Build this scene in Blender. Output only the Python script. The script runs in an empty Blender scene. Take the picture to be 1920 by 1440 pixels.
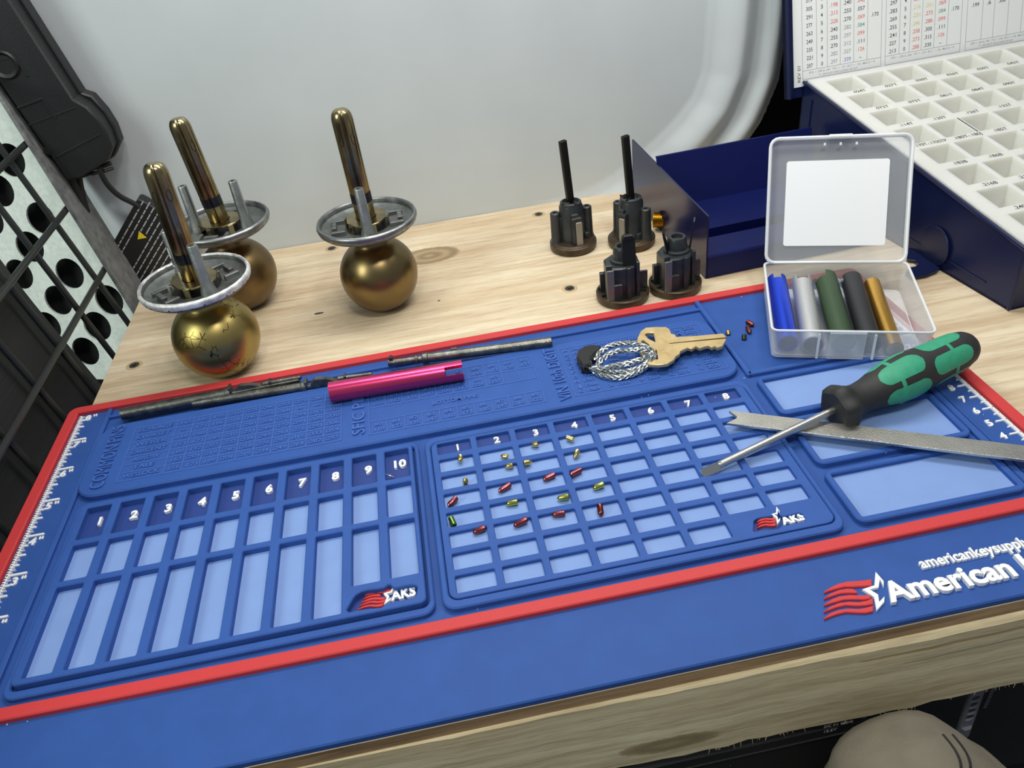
import bpy, math, random
from mathutils import Matrix, Vector
from mathutils.geometry import tessellate_polygon
random.seed(4)
S = 0.01                                    # authored in centimetres, built in metres
scn = bpy.context.scene
COL = scn.collection

# ------------------------------------------------------------------ camera, light, exposure
FPX = 1466.14
RW = ((0.98070237, -0.16370818, -0.10687606), (-0.18238345, -0.56916582, -0.8017397), (0.07042115, 0.80576045, -0.58803993))
CAM = Vector((22.5979, -20.8541, 26.7864))
cd = bpy.data.cameras.new('camera'); cam = bpy.data.objects.new('camera', cd); COL.objects.link(cam)
cd.sensor_width = 36; cd.lens = FPX / 1920 * 36; cd.clip_start = 0.01; cd.clip_end = 50
rx, ry, rz = RW
cam.matrix_world = Matrix(((rx[0], -ry[0], -rz[0], CAM.x * S), (rx[1], -ry[1], -rz[1], CAM.y * S), (rx[2], -ry[2], -rz[2], CAM.z * S), (0, 0, 0, 1)))
scn.camera = cam
scn.view_settings.view_transform = 'Standard'; scn.view_settings.look = 'None'
scn.view_settings.exposure = -0.08; scn.view_settings.gamma = 1.0; scn.view_settings.use_curve_mapping = False
w = bpy.data.worlds.new('world'); scn.world = w; w.use_nodes = True
w.node_tree.nodes['Background'].inputs[0].default_value = (0.80, 0.90, 1.0, 1)
w.node_tree.nodes['Background'].inputs[1].default_value = 0.26

def area(name, loc, target, sx, sy, power, col=(1, 1, 1)):
    l = bpy.data.lights.new(name, 'AREA'); l.shape = 'RECTANGLE'; l.size = sx * S; l.size_y = sy * S; l.energy = power; l.color = col
    o = bpy.data.objects.new(name, l); COL.objects.link(o); o.location = Vector(loc) * S
    o.rotation_euler = (Vector(target) - Vector(loc)).to_track_quat('-Z', 'Y').to_euler(); return o
area('ceiling_light_strip', (35, 27, 54), (32, 17, 0), 54, 9, 2.45, (1.0, 0.98, 0.94))
area('ceiling_lamp_small', (22, -24, 95), (22, 22, 4), 10, 10, 2.0, (1.0, 0.97, 0.9))
area('ceiling_lamp_small', (44, -28, 95), (32, 22, 4), 10, 10, 2.2, (1.0, 0.97, 0.9))
area('sheet_fill_light', (-50, -20, 55), (-4, 34, 4), 30, 40, 4.2, (0.90, 1.0, 0.90))  # added fill lamp aimed at the perforated sheet to brighten it

# ------------------------------------------------------------------ helpers
def at(px, py, z=0.3):
    """point of the level plane at height z seen at a spot of the photo (1920x1440)"""
    c = ((px - 960) / FPX, (py - 720) / FPX, 1.0)
    d = Vector([sum(RW[k][i] * c[k] for k in range(3)) for i in range(3)])
    return CAM + d * ((z - CAM.z) / d.z)
def aty(px, py, Y):
    c = ((px - 960) / FPX, (py - 720) / FPX, 1.0)
    d = Vector([sum(RW[k][i] * c[k] for k in range(3)) for i in range(3)])
    return CAM + d * ((Y - CAM.y) / d.y)

def frame(loc, x=None, z=None, y=None):
    """matrix with origin loc; axes from two given directions"""
    if z is not None and x is not None:
        z = Vector(z).normalized(); x = Vector(x); x = (x - z * x.dot(z)).normalized(); y = z.cross(x)
    elif z is not None:
        z = Vector(z).normalized(); x = Vector((1, 0, 0)) if abs(z.x) < .9 else Vector((0, 1, 0))
        x = (x - z * x.dot(z)).normalized(); y = z.cross(x)
    else:
        x = Vector(x).normalized(); z = Vector((0, 0, 1)); z = (z - x * z.dot(x)).normalized(); y = z.cross(x)
    m = Matrix.Identity(4)
    for i, a in enumerate((x, y, z)):
        for r in range(3): m[r][i] = a[r]
    m.translation = Vector(loc); return m
T = Matrix.Translation
def RZ(deg): return Matrix.Rotation(math.radians(deg), 4, 'Z')
def RX(deg): return Matrix.Rotation(math.radians(deg), 4, 'X')
def RY(deg): return Matrix.Rotation(math.radians(deg), 4, 'Y')
I4 = Matrix.Identity(4)

def signed(l): return sum(l[i][0] * l[(i + 1) % len(l)][1] - l[(i + 1) % len(l)][0] * l[i][1] for i in range(len(l)))
def ccw(l): return list(l) if signed(l) > 0 else list(l)[::-1]
def cw(l): return ccw(l)[::-1]
def offs(l, d):
    n = len(l); out = []
    for i in range(n):
        a, b, c = Vector(l[i - 1]), Vector(l[i]), Vector(l[(i + 1) % n])
        u = (b - a); v = (c - b)
        if u.length < 1e-9 or v.length < 1e-9: out.append(tuple(b)); continue
        u.normalize(); v.normalize(); n1 = Vector((-u.y, u.x)); n2 = Vector((-v.y, v.x)); m = n1 + n2
        if m.length < .2: out.append(tuple(b)); continue
        m.normalize(); k = d / max(.45, m.dot(n1)); out.append((b.x + m.x * k, b.y + m.y * k))
    return out
def rrect(x0, y0, x1, y1, r, n=4):
    r = min(r, (x1 - x0) / 2 - 1e-4, (y1 - y0) / 2 - 1e-4)
    if r <= 0: return [(x0, y0), (x1, y0), (x1, y1), (x0, y1)]
    o = []
    for cx, cy, a in ((x1 - r, y0 + r, -90), (x1 - r, y1 - r, 0), (x0 + r, y1 - r, 90), (x0 + r, y0 + r, 180)):
        for i in range(n + 1):
            t = math.radians(a + 90 * i / n); o.append((cx + r * math.cos(t), cy + r * math.sin(t)))
    return o
def circ(cx, cy, r, n=24, ry=None):
    return [(cx + r * math.cos(2 * math.pi * i / n), cy + (ry or r) * math.sin(2 * math.pi * i / n)) for i in range(n)]

_tc = {}
def text_geo(s, extr, off, res=3):
    k = (s, extr, off)
    if k not in _tc:
        c = bpy.data.curves.new('t', 'FONT'); c.body = s; c.size = 1; c.extrude = extr; c.offset = off; c.resolution_u = res
        o = bpy.data.objects.new('t', c); COL.objects.link(o)
        bpy.context.view_layer.update()
        me = bpy.data.meshes.new_from_object(o.evaluated_get(bpy.context.evaluated_depsgraph_get()))
        _tc[k] = ([v.co.copy() for v in me.vertices], [tuple(p.vertices) for p in me.polygons])
        bpy.data.objects.remove(o); bpy.data.meshes.remove(me); bpy.data.curves.remove(c)
    return _tc[k]

class MB:
    def __init__(s): s.v = []; s.f = []; s.m = []
    def add(s, vs, fs, M=None, mi=0):
        b = len(s.v)
        s.v += [(M @ Vector(p)) if M is not None else Vector(p) for p in vs]
        s.f += [tuple(b + i for i in f) for f in fs]; s.m += [mi] * len(fs); return s
    def prism(s, loops, z0, z1, ch=0.0, M=None, mi=0, bottom=True):
        """loops[0] outline, the rest holes, between z0 and z1, top edges chamfered"""
        ls = [ccw(loops[0])] + [cw(l) for l in loops[1:]]
        tops = [offs(l, ch) if ch else l for l in ls]
        V = []; F = []; rings = []
        for l, t in zip(ls, tops):
            n = len(l); a = len(V); V += [(p[0], p[1], z0) for p in l]
            b = len(V); V += [(p[0], p[1], z1 - ch) for p in l]
            c = b
            if ch: c = len(V); V += [(p[0], p[1], z1) for p in t]
            for i in range(n):
                j = (i + 1) % n; F.append((a + i, a + j, b + j, b + i))
                if ch: F.append((b + i, b + j, c + j, c + i))
            rings.append((a, c, n))
        def cap(which, z, up):
            pts = []; idx = []
            for (a, c, n), l, t in zip(rings, ls, tops):
                src = t if which else l; pts.append([Vector((p[0], p[1], 0)) for p in src]); idx += [(c if which else a) + i for i in range(n)]
            for tri in tessellate_polygon(pts):
                q = [idx[i] for i in tri]; A, B, C_ = [V[i] for i in q]
                ar = (B[0] - A[0]) * (C_[1] - A[1]) - (C_[0] - A[0]) * (B[1] - A[1])
                if abs(ar) < 1e-12: continue
                if (ar > 0) != up: q.reverse()
                F.append(tuple(q))
        cap(True, z1, True)
        if bottom: cap(False, z0, False)
        return s.add(V, F, M, mi)
    def box(s, c, d, M=None, mi=0, ch=0.0, r=0.0):
        x, y, z = d[0] / 2, d[1] / 2, d[2] / 2
        return s.prism([rrect(c[0] - x, c[1] - y, c[0] + x, c[1] + y, r)], c[2] - z, c[2] + z, ch, M, mi)
    def lathe(s, prof, n=32, M=None, mi=0, fr=None, caps=True):
        V = []; F = []
        for (r, z) in prof:
            for i in range(n):
                t = 2 * math.pi * i / n; k = fr(t, z) if fr else 1
                V.append((r * k * math.cos(t), r * k * math.sin(t), z))
        for j in range(len(prof) - 1):
            for i in range(n):
                a = j * n + i; b = j * n + (i + 1) % n; F.append((a, b, b + n, a + n))
        if caps and prof[0][0] > 1e-6: F.append(tuple(range(n))[::-1])
        if caps and prof[-1][0] > 1e-6: F.append(tuple(range((len(prof) - 1) * n, len(prof) * n)))
        return s.add(V, F, M, mi)
    def cyl(s, p0, p1, r0, r1=None, n=20, mi=0, M=None, ch=0.0):
        p0 = Vector(p0); p1 = Vector(p1); L = (p1 - p0).length; r1 = r0 if r1 is None else r1
        A = frame(p0, z=p1 - p0); A = M @ A if M is not None else A
        pr = [(r0 - ch, 0), (r0, ch), (r1, L - ch), (r1 - ch, L)] if ch else [(r0, 0), (r1, L)]
        return s.lathe(pr, n, A, mi)
    def tube(s, pts, r, n=10, closed=False, mi=0, M=None, caps=True):
        pts = [Vector(p) for p in pts]; V = []; F = []; N = len(pts); up = None
        for i, p in enumerate(pts):
            if closed: d = pts[(i + 1) % N] - pts[i - 1]
            else: d = pts[min(i + 1, N - 1)] - pts[max(i - 1, 0)]
            d.normalize()
            if up is None: up = Vector((0, 0, 1)) if abs(d.z) < .9 else Vector((1, 0, 0))
            up = (up - d * up.dot(d)).normalized(); sd = d.cross(up); rr = r[i] if isinstance(r, (list, tuple)) else r
            for k in range(n):
                t = 2 * math.pi * k / n; V.append(p + up * (rr * math.cos(t)) + sd * (rr * math.sin(t)))
        for i in range(N if closed else N - 1):
            for k in range(n):
                a = i * n + k; b = i * n + (k + 1) % n; c = ((i + 1) % N) * n + (k + 1) % n; d_ = ((i + 1) % N) * n + k
                F.append((a, d_, c, b))
        if caps and not closed: F.append(tuple(range(n))); F.append(tuple(range((N - 1) * n, N * n))[::-1])
        return s.add(V, F, M, mi)
    def shell(s, L, ro, ri, n, nl, cut, M=None, mi=0):
        """hollow tube along local z with cells left out where cut(angle_deg, s)"""
        V = []; F = []
        for R in (ro, ri):
            for j in range(nl + 1):
                for i in range(n):
                    t = 2 * math.pi * i / n; V.append((R * math.cos(t), R * math.sin(t), L * j / nl))
        o = n * (nl + 1); ok = lambda i, j: 0 <= j < nl and not cut((i % n + .5) * 360 / n, (j + .5) * L / nl)
        for j in range(nl):
            for i in range(n):
                if not ok(i, j): continue
                a = j * n + i; b = j * n + (i + 1) % n; c = b + n; d = a + n
                F.append((a, b, c, d)); F.append((o + a, o + d, o + c, o + b))
                if not ok(i, j - 1): F.append((a, o + a, o + b, b))
                if not ok(i, j + 1): F.append((d, c, o + c, o + d))
                if not ok(i - 1, j): F.append((a, d, o + d, o + a))
                if not ok(i + 1, j): F.append((b, o + b, o + c, c))
        return s.add(V, F, M, mi)
    def text(s, t, M, size, extr=0.1, off=0.0, mi=0, ax=0.5, ay=0.0, width=None):
        """lettering in local xy of M, anchored (ax across its width); size = cap height"""
        vs, fs = text_geo(t, extr / 1, off)
        if not vs: return s
        x0 = min(v.x for v in vs); x1 = max(v.x for v in vs); k = size / 0.7
        kx = width / (x1 - x0) if width else k
        h = 0.7 * k
        return s.add([((v.x - x0 - (x1 - x0) * ax) * kx, v.y * k - h * ay, (v.z + extr) * k) for v in vs], fs, M, mi)
ORG = {}
def build(s, name, mats, parent=None, smooth=30, kind=None, origin=None):
    o = ORG[parent.name] if parent is not None else Vector(origin if origin is not None else (0, 0, 0))
    me = bpy.data.meshes.new(name)
    me.from_pydata([(v - o) * S for v in s.v], [], s.f)
    if not isinstance(mats, (list, tuple)): mats = [mats]
    for m in mats: me.materials.append(m)
    me.polygons.foreach_set('material_index', s.m); me.update()
    if smooth:
        me.polygons.foreach_set('use_smooth', [True] * len(me.polygons)); me.set_sharp_from_angle(angle=math.radians(smooth))
    ob = bpy.data.objects.new(name, me); COL.objects.link(ob); ORG[ob.name] = o
    if parent is not None: ob.parent = parent
    else: ob.location = o * S
    if kind: ob['kind'] = kind
    return ob
MB.build = build
def tag(o, label=None, cat=None, group=None, kind=None):
    for k, v in (('label', label), ('category', cat), ('group', group), ('kind', kind)):
        if v: o[k] = v
    return o
def empty(name, loc, label, cat, group=None):
    o = bpy.data.objects.new(name, None); COL.objects.link(o); o.location = Vector(loc) * S; o.empty_display_size = .01
    ORG[o.name] = Vector(loc); return tag(o, label, cat, group)
def part_label(o, l): o['label'] = l; return o

# ------------------------------------------------------------------ materials
def mat(name, col, rough=.5, metal=0.0, bump=0.0, bscale=40, var=0.0, vscale=8, spec=None, coat=0.0, aniso=None):
    m = bpy.data.materials.new(name); m.use_nodes = True; nt = m.node_tree; N = nt.nodes; L = nt.links; b = N['Principled BSDF']
    b.inputs['Base Color'].default_value = (*col, 1); b.inputs['Roughness'].default_value = rough; b.inputs['Metallic'].default_value = metal
    if spec is not None: b.inputs['Specular IOR Level'].default_value = spec
    if coat: b.inputs['Coat Weight'].default_value = coat; b.inputs['Coat Roughness'].default_value = .08
    tc = N.new('ShaderNodeTexCoord')
    def noise(sc, det=3):
        n = N.new('ShaderNodeTexNoise'); n.inputs['Scale'].default_value = sc; n.inputs['Detail'].default_value = det
        if aniso:
            mp = N.new('ShaderNodeMapping'); mp.inputs['Scale'].default_value = aniso; L.new(tc.outputs['Object'], mp.inputs[0]); L.new(mp.outputs[0], n.inputs['Vector'])
        else: L.new(tc.outputs['Object'], n.inputs['Vector'])
        return n
    if var:
        n = noise(vscale / S / 10); r = N.new('ShaderNodeValToRGB')
        r.color_ramp.elements[0].position = .3; r.color_ramp.elements[1].position = .7
        r.color_ramp.elements[0].color = (*[c * (1 - var) for c in col], 1); r.color_ramp.elements[1].color = (*[min(1, c * (1 + var)) for c in col], 1)
        L.new(n.outputs[0], r.inputs[0]); L.new(r.outputs[0], b.inputs['Base Color'])
    if bump:
        n = noise(bscale / S / 10); bp = N.new('ShaderNodeBump'); bp.inputs['Strength'].default_value = bump; bp.inputs['Distance'].default_value = .0004
        L.new(n.outputs[0], bp.inputs['Height']); L.new(bp.outputs[0], b.inputs['Normal'])
    return m
BLUE = mat('blue silicone', (.029, .092, .345), .6, bump=.12, bscale=90, var=.05, spec=.3)
BASEB = mat('blue silicone base', (.025, .083, .315), .6, bump=.12, bscale=90, var=.05, spec=.3)
NAVY = mat('dark blue silicone', (.02, .05, .23), .6, spec=.35)
SKY = mat('light blue silicone', (.20, .315, .62), .55, var=.03, spec=.3)
RED = mat('red silicone', (.58, .045, .048), .55, bump=.15, bscale=80, spec=.35)
WHITE = mat('white silicone', (.86, .87, .88), .45, spec=.4)
BRASSP = mat('polished brass pin', (.80, .62, .22), .18, 1)
REDP = mat('red anodised pin', (.42, .10, .11), .22, 1)
YGP = mat('yellow green anodised pin', (.60, .62, .14), .2, 1)
GREENP = mat('green anodised pin', (.16, .30, .06), .22, 1)
BROWNP = mat('dark red anodised pin', (.26, .06, .05), .25, 1)
ZINC = mat('die cast zinc', (.42, .43, .42), .42, 1, bump=.3, bscale=60, var=.25, vscale=10)
DULLZ = mat('dull grey casting', (.16, .17, .165), .5, .7, bump=.4, bscale=60, var=.3, vscale=14)
DZINC = mat('dark die cast metal', (.042, .047, .05), .36, .45, bump=.3, bscale=60, var=.2, vscale=12)
STEEL = mat('steel', (.62, .62, .60), .28, 1, bump=.1, bscale=80)
SATIN = mat('satin worn steel', (.62, .60, .54), .36, 1, bump=.25, bscale=120, var=.1)
DSTEEL = mat('oiled dark steel', (.17, .17, .155), .38, 1, bump=.5, bscale=50, var=.35, vscale=20)
BLKSTEEL = mat('blackened steel', (.03, .03, .03), .4, .8)
BRONZE = mat('dark bronze', (.075, .052, .032), .45, .6, bump=.25, bscale=60, var=.35, vscale=12)
KEYB = mat('key brass', (.84, .62, .31), .36, .8, bump=.15, bscale=80, var=.12, vscale=14)
ORANGE = mat('gold anodised aluminium', (.60, .34, .07), .3, .9)
WBLUE = mat('blue anodised aluminium', (.02, .07, .70), .3, .75)
SILVER = mat('sandblasted aluminium', (.55, .56, .56), .45, .8, bump=.3, bscale=150)
OLIVE = mat('olive green anodised aluminium', (.05, .09, .045), .45, .5)
BLACKA = mat('black anodised aluminium', (.03, .032, .036), .45, .4)
PINK = mat('pink anodised aluminium', (.72, .06, .19), .25, .85)
BLKP = mat('black plastic', (.011, .012, .013), .5, bump=.25, bscale=120)
BLKR = mat('black rubber handle', (.018, .018, .018), .6, bump=.1, bscale=120)
GREENR = mat('green rubber grip', (.03, .30, .17), .55, var=.08, vscale=30)
NAVYM = mat('dark navy enamel', (.004, .007, .055), .2, spec=.5)
NAVYI = mat('navy enamel inside', (.004, .008, .07), .4, spec=.2)
CASE = mat('navy painted metal', (.006, .011, .055), .3, spec=.4)
TRAYW = mat('milky white plastic', (.68, .68, .64), .35)
b = TRAYW.node_tree.nodes['Principled BSDF']; b.inputs['Subsurface Weight'].default_value = .7; b.inputs['Subsurface Radius'].default_value = (.012, .011, .008); b.inputs['Subsurface Scale'].default_value = 1
PAPER = mat('printed paper', (.83, .84, .83), .5)
LABELW = mat('white sticker', (.79, .80, .82), .45)
INK = mat('black ink', (.03, .03, .035), .6); INKG = mat('grey ink', (.32, .32, .33), .6)
INKR = mat('red ink', (.72, .14, .12), .6); INKN = mat('green ink', (.12, .34, .24), .6); INKY = mat('yellow ink', (.72, .60, .18), .6); INKB = mat('blue ink', (.2, .2, .6), .6)
GALV = mat('galvanised sheet', (.80, .86, .80), .6, .0, bump=.5, bscale=30, var=.08, vscale=30)
GREYBAR = mat('grey hammered paint', (.17, .175, .175), .6, .2, bump=.6, bscale=60, var=.3, vscale=16)
WIRE = mat('black coated wire', (.022, .025, .024), .35, spec=.5)
FABRIC = mat('black woven fabric', (.012, .013, .013), .85, bump=.8, bscale=14, aniso=(1, .15, 12))
KHAKI = mat('khaki cotton', (.155, .135, .10), .9, bump=.5, bscale=160, var=.1)
STITCH = mat('black stitching', (.01, .01, .01), .8)
DARK = mat('near black fill', (.006, .006, .007), .9)  # near-black standing in for unlit depth; also colours floor and screw recess
YEL = mat('yellow print', (.8, .62, .03), .5)
TAPE = mat('black tape', (.012, .012, .013), .3)
GREYP = mat('grey plastic strap', (.17, .17, .20), .3)

def knobmat(name, a, b_, rough, crack):
    m = mat(name, a, rough, 1); nt = m.node_tree; N = nt.nodes; L = nt.links; p = N['Principled BSDF']
    tc = N.new('ShaderNodeTexCoord'); n = N.new('ShaderNodeTexNoise'); n.inputs['Scale'].default_value = 38; n.inputs['Detail'].default_value = 5
    L.new(tc.outputs['Object'], n.inputs['Vector']); r = N.new('ShaderNodeValToRGB'); r.color_ramp.elements[0].position = .38; r.color_ramp.elements[1].position = .66
    r.color_ramp.elements[0].color = (*a, 1); r.color_ramp.elements[1].color = (*b_, 1); L.new(n.outputs[0], r.inputs[0])
    if crack:
        v = N.new('ShaderNodeTexVoronoi'); v.feature = 'DISTANCE_TO_EDGE'; v.inputs['Scale'].default_value = 190; L.new(tc.outputs['Object'], v.inputs['Vector'])
        n2 = N.new('ShaderNodeTexNoise'); n2.inputs['Scale'].default_value = 55; L.new(tc.outputs['Object'], n2.inputs['Vector'])
        c = N.new('ShaderNodeMath'); c.operation = 'LESS_THAN'; c.inputs[1].default_value = .035; L.new(v.outputs['Distance'], c.inputs[0])
        c2 = N.new('ShaderNodeMath'); c2.operation = 'GREATER_THAN'; c2.inputs[1].default_value = .60; L.new(n2.outputs[0], c2.inputs[0])
        c3 = N.new('ShaderNodeMath'); c3.operation = 'MULTIPLY'; L.new(c.outputs[0], c3.inputs[0]); L.new(c2.outputs[0], c3.inputs[1])
        mx = N.new('ShaderNodeMixRGB'); mx.inputs[2].default_value = (.10, .06, .02, 1); L.new(c3.outputs[0], mx.inputs[0]); L.new(r.outputs[0], mx.inputs[1]); L.new(mx.outputs[0], p.inputs['Base Color'])
    else: L.new(r.outputs[0], p.inputs['Base Color'])
    return m
KNOB1 = knobmat('worn bright brass', (.46, .35, .12), (.34, .27, .11), .36, True)
KNOB2 = knobmat('worn antique brass', (.26, .17, .07), (.17, .13, .08), .36, False)
KNOB3 = knobmat('dull antique brass', (.25, .18, .08), (.19, .14, .07), .33, False)
SPIND = knobmat('tarnished brass spindle', (.44, .37, .20), (.20, .14, .07), .24, False)
ROSE = mat('worn bronze rose', (.12, .10, .08), .45, .9, var=.3, vscale=14)
CHIPW = mat('chipped white rim', (.66, .66, .66), .5, .5, bump=.5, bscale=60, var=.35, vscale=20)
RIMG = mat('grey rim', (.30, .31, .31), .4, 1, var=.2, vscale=12)

def plastic(name, fac0, fac1, tint):
    m = bpy.data.materials.new(name); m.use_nodes = True; N = m.node_tree.nodes; L = m.node_tree.links; p = N['Principled BSDF']; out = N['Material Output']
    p.inputs['Base Color'].default_value = (.86, .88, .9, 1); p.inputs['Roughness'].default_value = .25; p.inputs['Specular IOR Level'].default_value = .6
    t = N.new('ShaderNodeBsdfTransparent'); t.inputs[0].default_value = (*tint, 1); lw = N.new('ShaderNodeLayerWeight'); lw.inputs[0].default_value = .35
    mr = N.new('ShaderNodeMapRange'); mr.inputs[3].default_value = fac0; mr.inputs[4].default_value = fac1; L.new(lw.outputs['Facing'], mr.inputs[0])
    tc = N.new('ShaderNodeTexCoord'); n = N.new('ShaderNodeTexNoise'); n.inputs['Scale'].default_value = 60; L.new(tc.outputs['Object'], n.inputs['Vector'])
    bp = N.new('ShaderNodeBump'); bp.inputs['Strength'].default_value = .15; bp.inputs['Distance'].default_value = .001; L.new(n.outputs[0], bp.inputs['Height']); L.new(bp.outputs[0], p.inputs['Normal'])
    mx = N.new('ShaderNodeMixShader'); L.new(mr.outputs[0], mx.inputs[0]); L.new(t.outputs[0], mx.inputs[1]); L.new(p.outputs[0], mx.inputs[2]); L.new(mx.outputs[0], out.inputs[0])
    return m
CLEAR = plastic('clear polypropylene', .16, .60, (.97, .97, .98))
FROST = plastic('frosted plastic edge', .62, .85, (.95, .95, .97))

def wood(name, base, dark, sc, knots=(), long=18.0, rng=.5):
    m = bpy.data.materials.new(name); m.use_nodes = True; nt = m.node_tree; N = nt.nodes; L = nt.links; p = N['Principled BSDF']; p.inputs['Roughness'].default_value = .6
    p.inputs['Specular IOR Level'].default_value = .3
    tc = N.new('ShaderNodeTexCoord')
    def mp(s, loc=(0, 0, 0)):
        q = N.new('ShaderNodeMapping'); q.inputs['Scale'].default_value = s; q.inputs['Location'].default_value = loc; L.new(tc.outputs['Object'], q.inputs[0]); return q
    def noise(m_, det=4, rough=.6, dist=0):
        n = N.new('ShaderNodeTexNoise'); n.inputs['Scale'].default_value = 1; n.inputs['Detail'].default_value = det; n.inputs['Roughness'].default_value = rough; n.inputs['Distortion'].default_value = dist
        L.new(m_.outputs[0], n.inputs['Vector']); return n
    a = noise(mp((sc * 1.2, sc * long, sc * long)), 4, .65, .6); b2 = noise(mp((sc * .5, sc * 4, sc * 4)), 2, .5, .8); fine = noise(mp((sc * 8, sc * long * 6, sc * long * 6)), 3)
    r = N.new('ShaderNodeValToRGB'); r.color_ramp.elements[0].position = .36; r.color_ramp.elements[1].position = .60
    r.color_ramp.elements[0].color = (*dark, 1); r.color_ramp.elements[1].color = (*base, 1); L.new(a.outputs[0], r.inputs[0])
    r2 = N.new('ShaderNodeValToRGB'); r2.color_ramp.elements[0].position = .35; r2.color_ramp.elements[1].position = .65
    r2.color_ramp.elements[0].color = (.86, .80, .74, 1); r2.color_ramp.elements[1].color = (1, 1, 1, 1); L.new(b2.outputs[0], r2.inputs[0])
    mx = N.new('ShaderNodeMixRGB'); mx.blend_type = 'MULTIPLY'; mx.inputs[0].default_value = 1; L.new(r.outputs[0], mx.inputs[1]); L.new(r2.outputs[0], mx.inputs[2])
    r3 = N.new('ShaderNodeValToRGB'); r3.color_ramp.elements[0].position = .33; r3.color_ramp.elements[1].position = .5
    r3.color_ramp.elements[0].color = (.86, .83, .8, 1); r3.color_ramp.elements[1].color = (1, 1, 1, 1); L.new(fine.outputs[0], r3.inputs[0])
    m2 = N.new('ShaderNodeMixRGB'); m2.blend_type = 'MULTIPLY'; m2.inputs[0].default_value = 1; L.new(mx.outputs[0], m2.inputs[1]); L.new(r3.outputs[0], m2.inputs[2])
    last = m2.outputs[0]
    for (kx, ky, kz, ax, ay, kc, rings) in knots:            # dark oval knots of the timber: a figure of the wood itself
        q = mp((1 / (ax * S), 1 / (ay * S), 1 / (ay * S)), (-kx / ax, -ky / ay, -kz / ay))
        ln = N.new('ShaderNodeVectorMath'); ln.operation = 'LENGTH'; L.new(q.outputs[0], ln.inputs[0])
        nn = noise(mp((300, 600, 600)), 2); ad = N.new('ShaderNodeMath'); ad.operation = 'MULTIPLY_ADD'; ad.inputs[1].default_value = .25; L.new(nn.outputs[0], ad.inputs[0]); L.new(ln.outputs['Value'], ad.inputs[2])
        rr = N.new('ShaderNodeValToRGB'); e = rr.color_ramp.elements; e[0].position = 0; e[0].color = (1, 1, 1, 1); e[1].position = .62; e[1].color = (0, 0, 0, 1)
        k2 = e.new(.57); k2.color = (.9, .9, .9, 1); sc2 = N.new('ShaderNodeMath'); sc2.operation = 'MULTIPLY'; sc2.inputs[1].default_value = .5
        L.new(ad.outputs[0], sc2.inputs[0]); L.new(sc2.outputs[0], rr.inputs[0])
        wv = N.new('ShaderNodeMath'); wv.operation = 'SINE'; wm = N.new('ShaderNodeMath'); wm.operation = 'MULTIPLY'; wm.inputs[1].default_value = rings; L.new(ad.outputs[0], wm.inputs[0]); L.new(wm.outputs[0], wv.inputs[0])
        kr = N.new('ShaderNodeValToRGB'); kr.color_ramp.elements[0].color = (*[c * .62 for c in kc], 1); kr.color_ramp.elements[1].color = (*kc, 1)
        w2 = N.new('ShaderNodeMath'); w2.operation = 'MULTIPLY_ADD'; w2.inputs[1].default_value = .5; w2.inputs[2].default_value = .5; L.new(wv.outputs[0], w2.inputs[0]); L.new(w2.outputs[0], kr.inputs[0])
        mk = N.new('ShaderNodeMixRGB'); L.new(rr.outputs[0], mk.inputs[0]); L.new(last, mk.inputs[1]); L.new(kr.outputs[0], mk.inputs[2]); last = mk.outputs[0]
    L.new(last, p.inputs['Base Color'])
    bp = N.new('ShaderNodeBump'); bp.inputs['Strength'].default_value = .25; bp.inputs['Distance'].default_value = .0005; L.new(fine.outputs[0], bp.inputs['Height']); L.new(bp.outputs[0], p.inputs['Normal'])
    return m
PLY = wood('pine plywood', (.74, .635, .46), (.60, .475, .32), 9, [(-12.6, 16.3, 2, 2.2, 1.3, (.40, .29, .16), 11), (-20.9, 10.3, 2, .33, .13, (.05, .035, .025), 4), (-12.5, 9.1, 2, .1, .08, (.05, .035, .025), 4)])
PLYE = wood('plywood edge', (.42, .29, .17), (.22, .14, .08), 12)
PINE = wood('rough pine rail', (.80, .71, .49), (.58, .50, .33), 9, [(-6.6, -22.8, -2.3, 2.2, .5, (.42, .33, .19), 6), (-8.2, -22.8, -2.62, .5, .09, (.10, .07, .04), 3), (-11, -22.8, .3, 9.5, .12, (.33, .235, .13), 2), (3, -22.8, .75, 12, .1, (.40, .29, .15), 2), (10, -22.8, .05, 9, .1, (.40, .35, .24), 2)], long=22)

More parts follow.
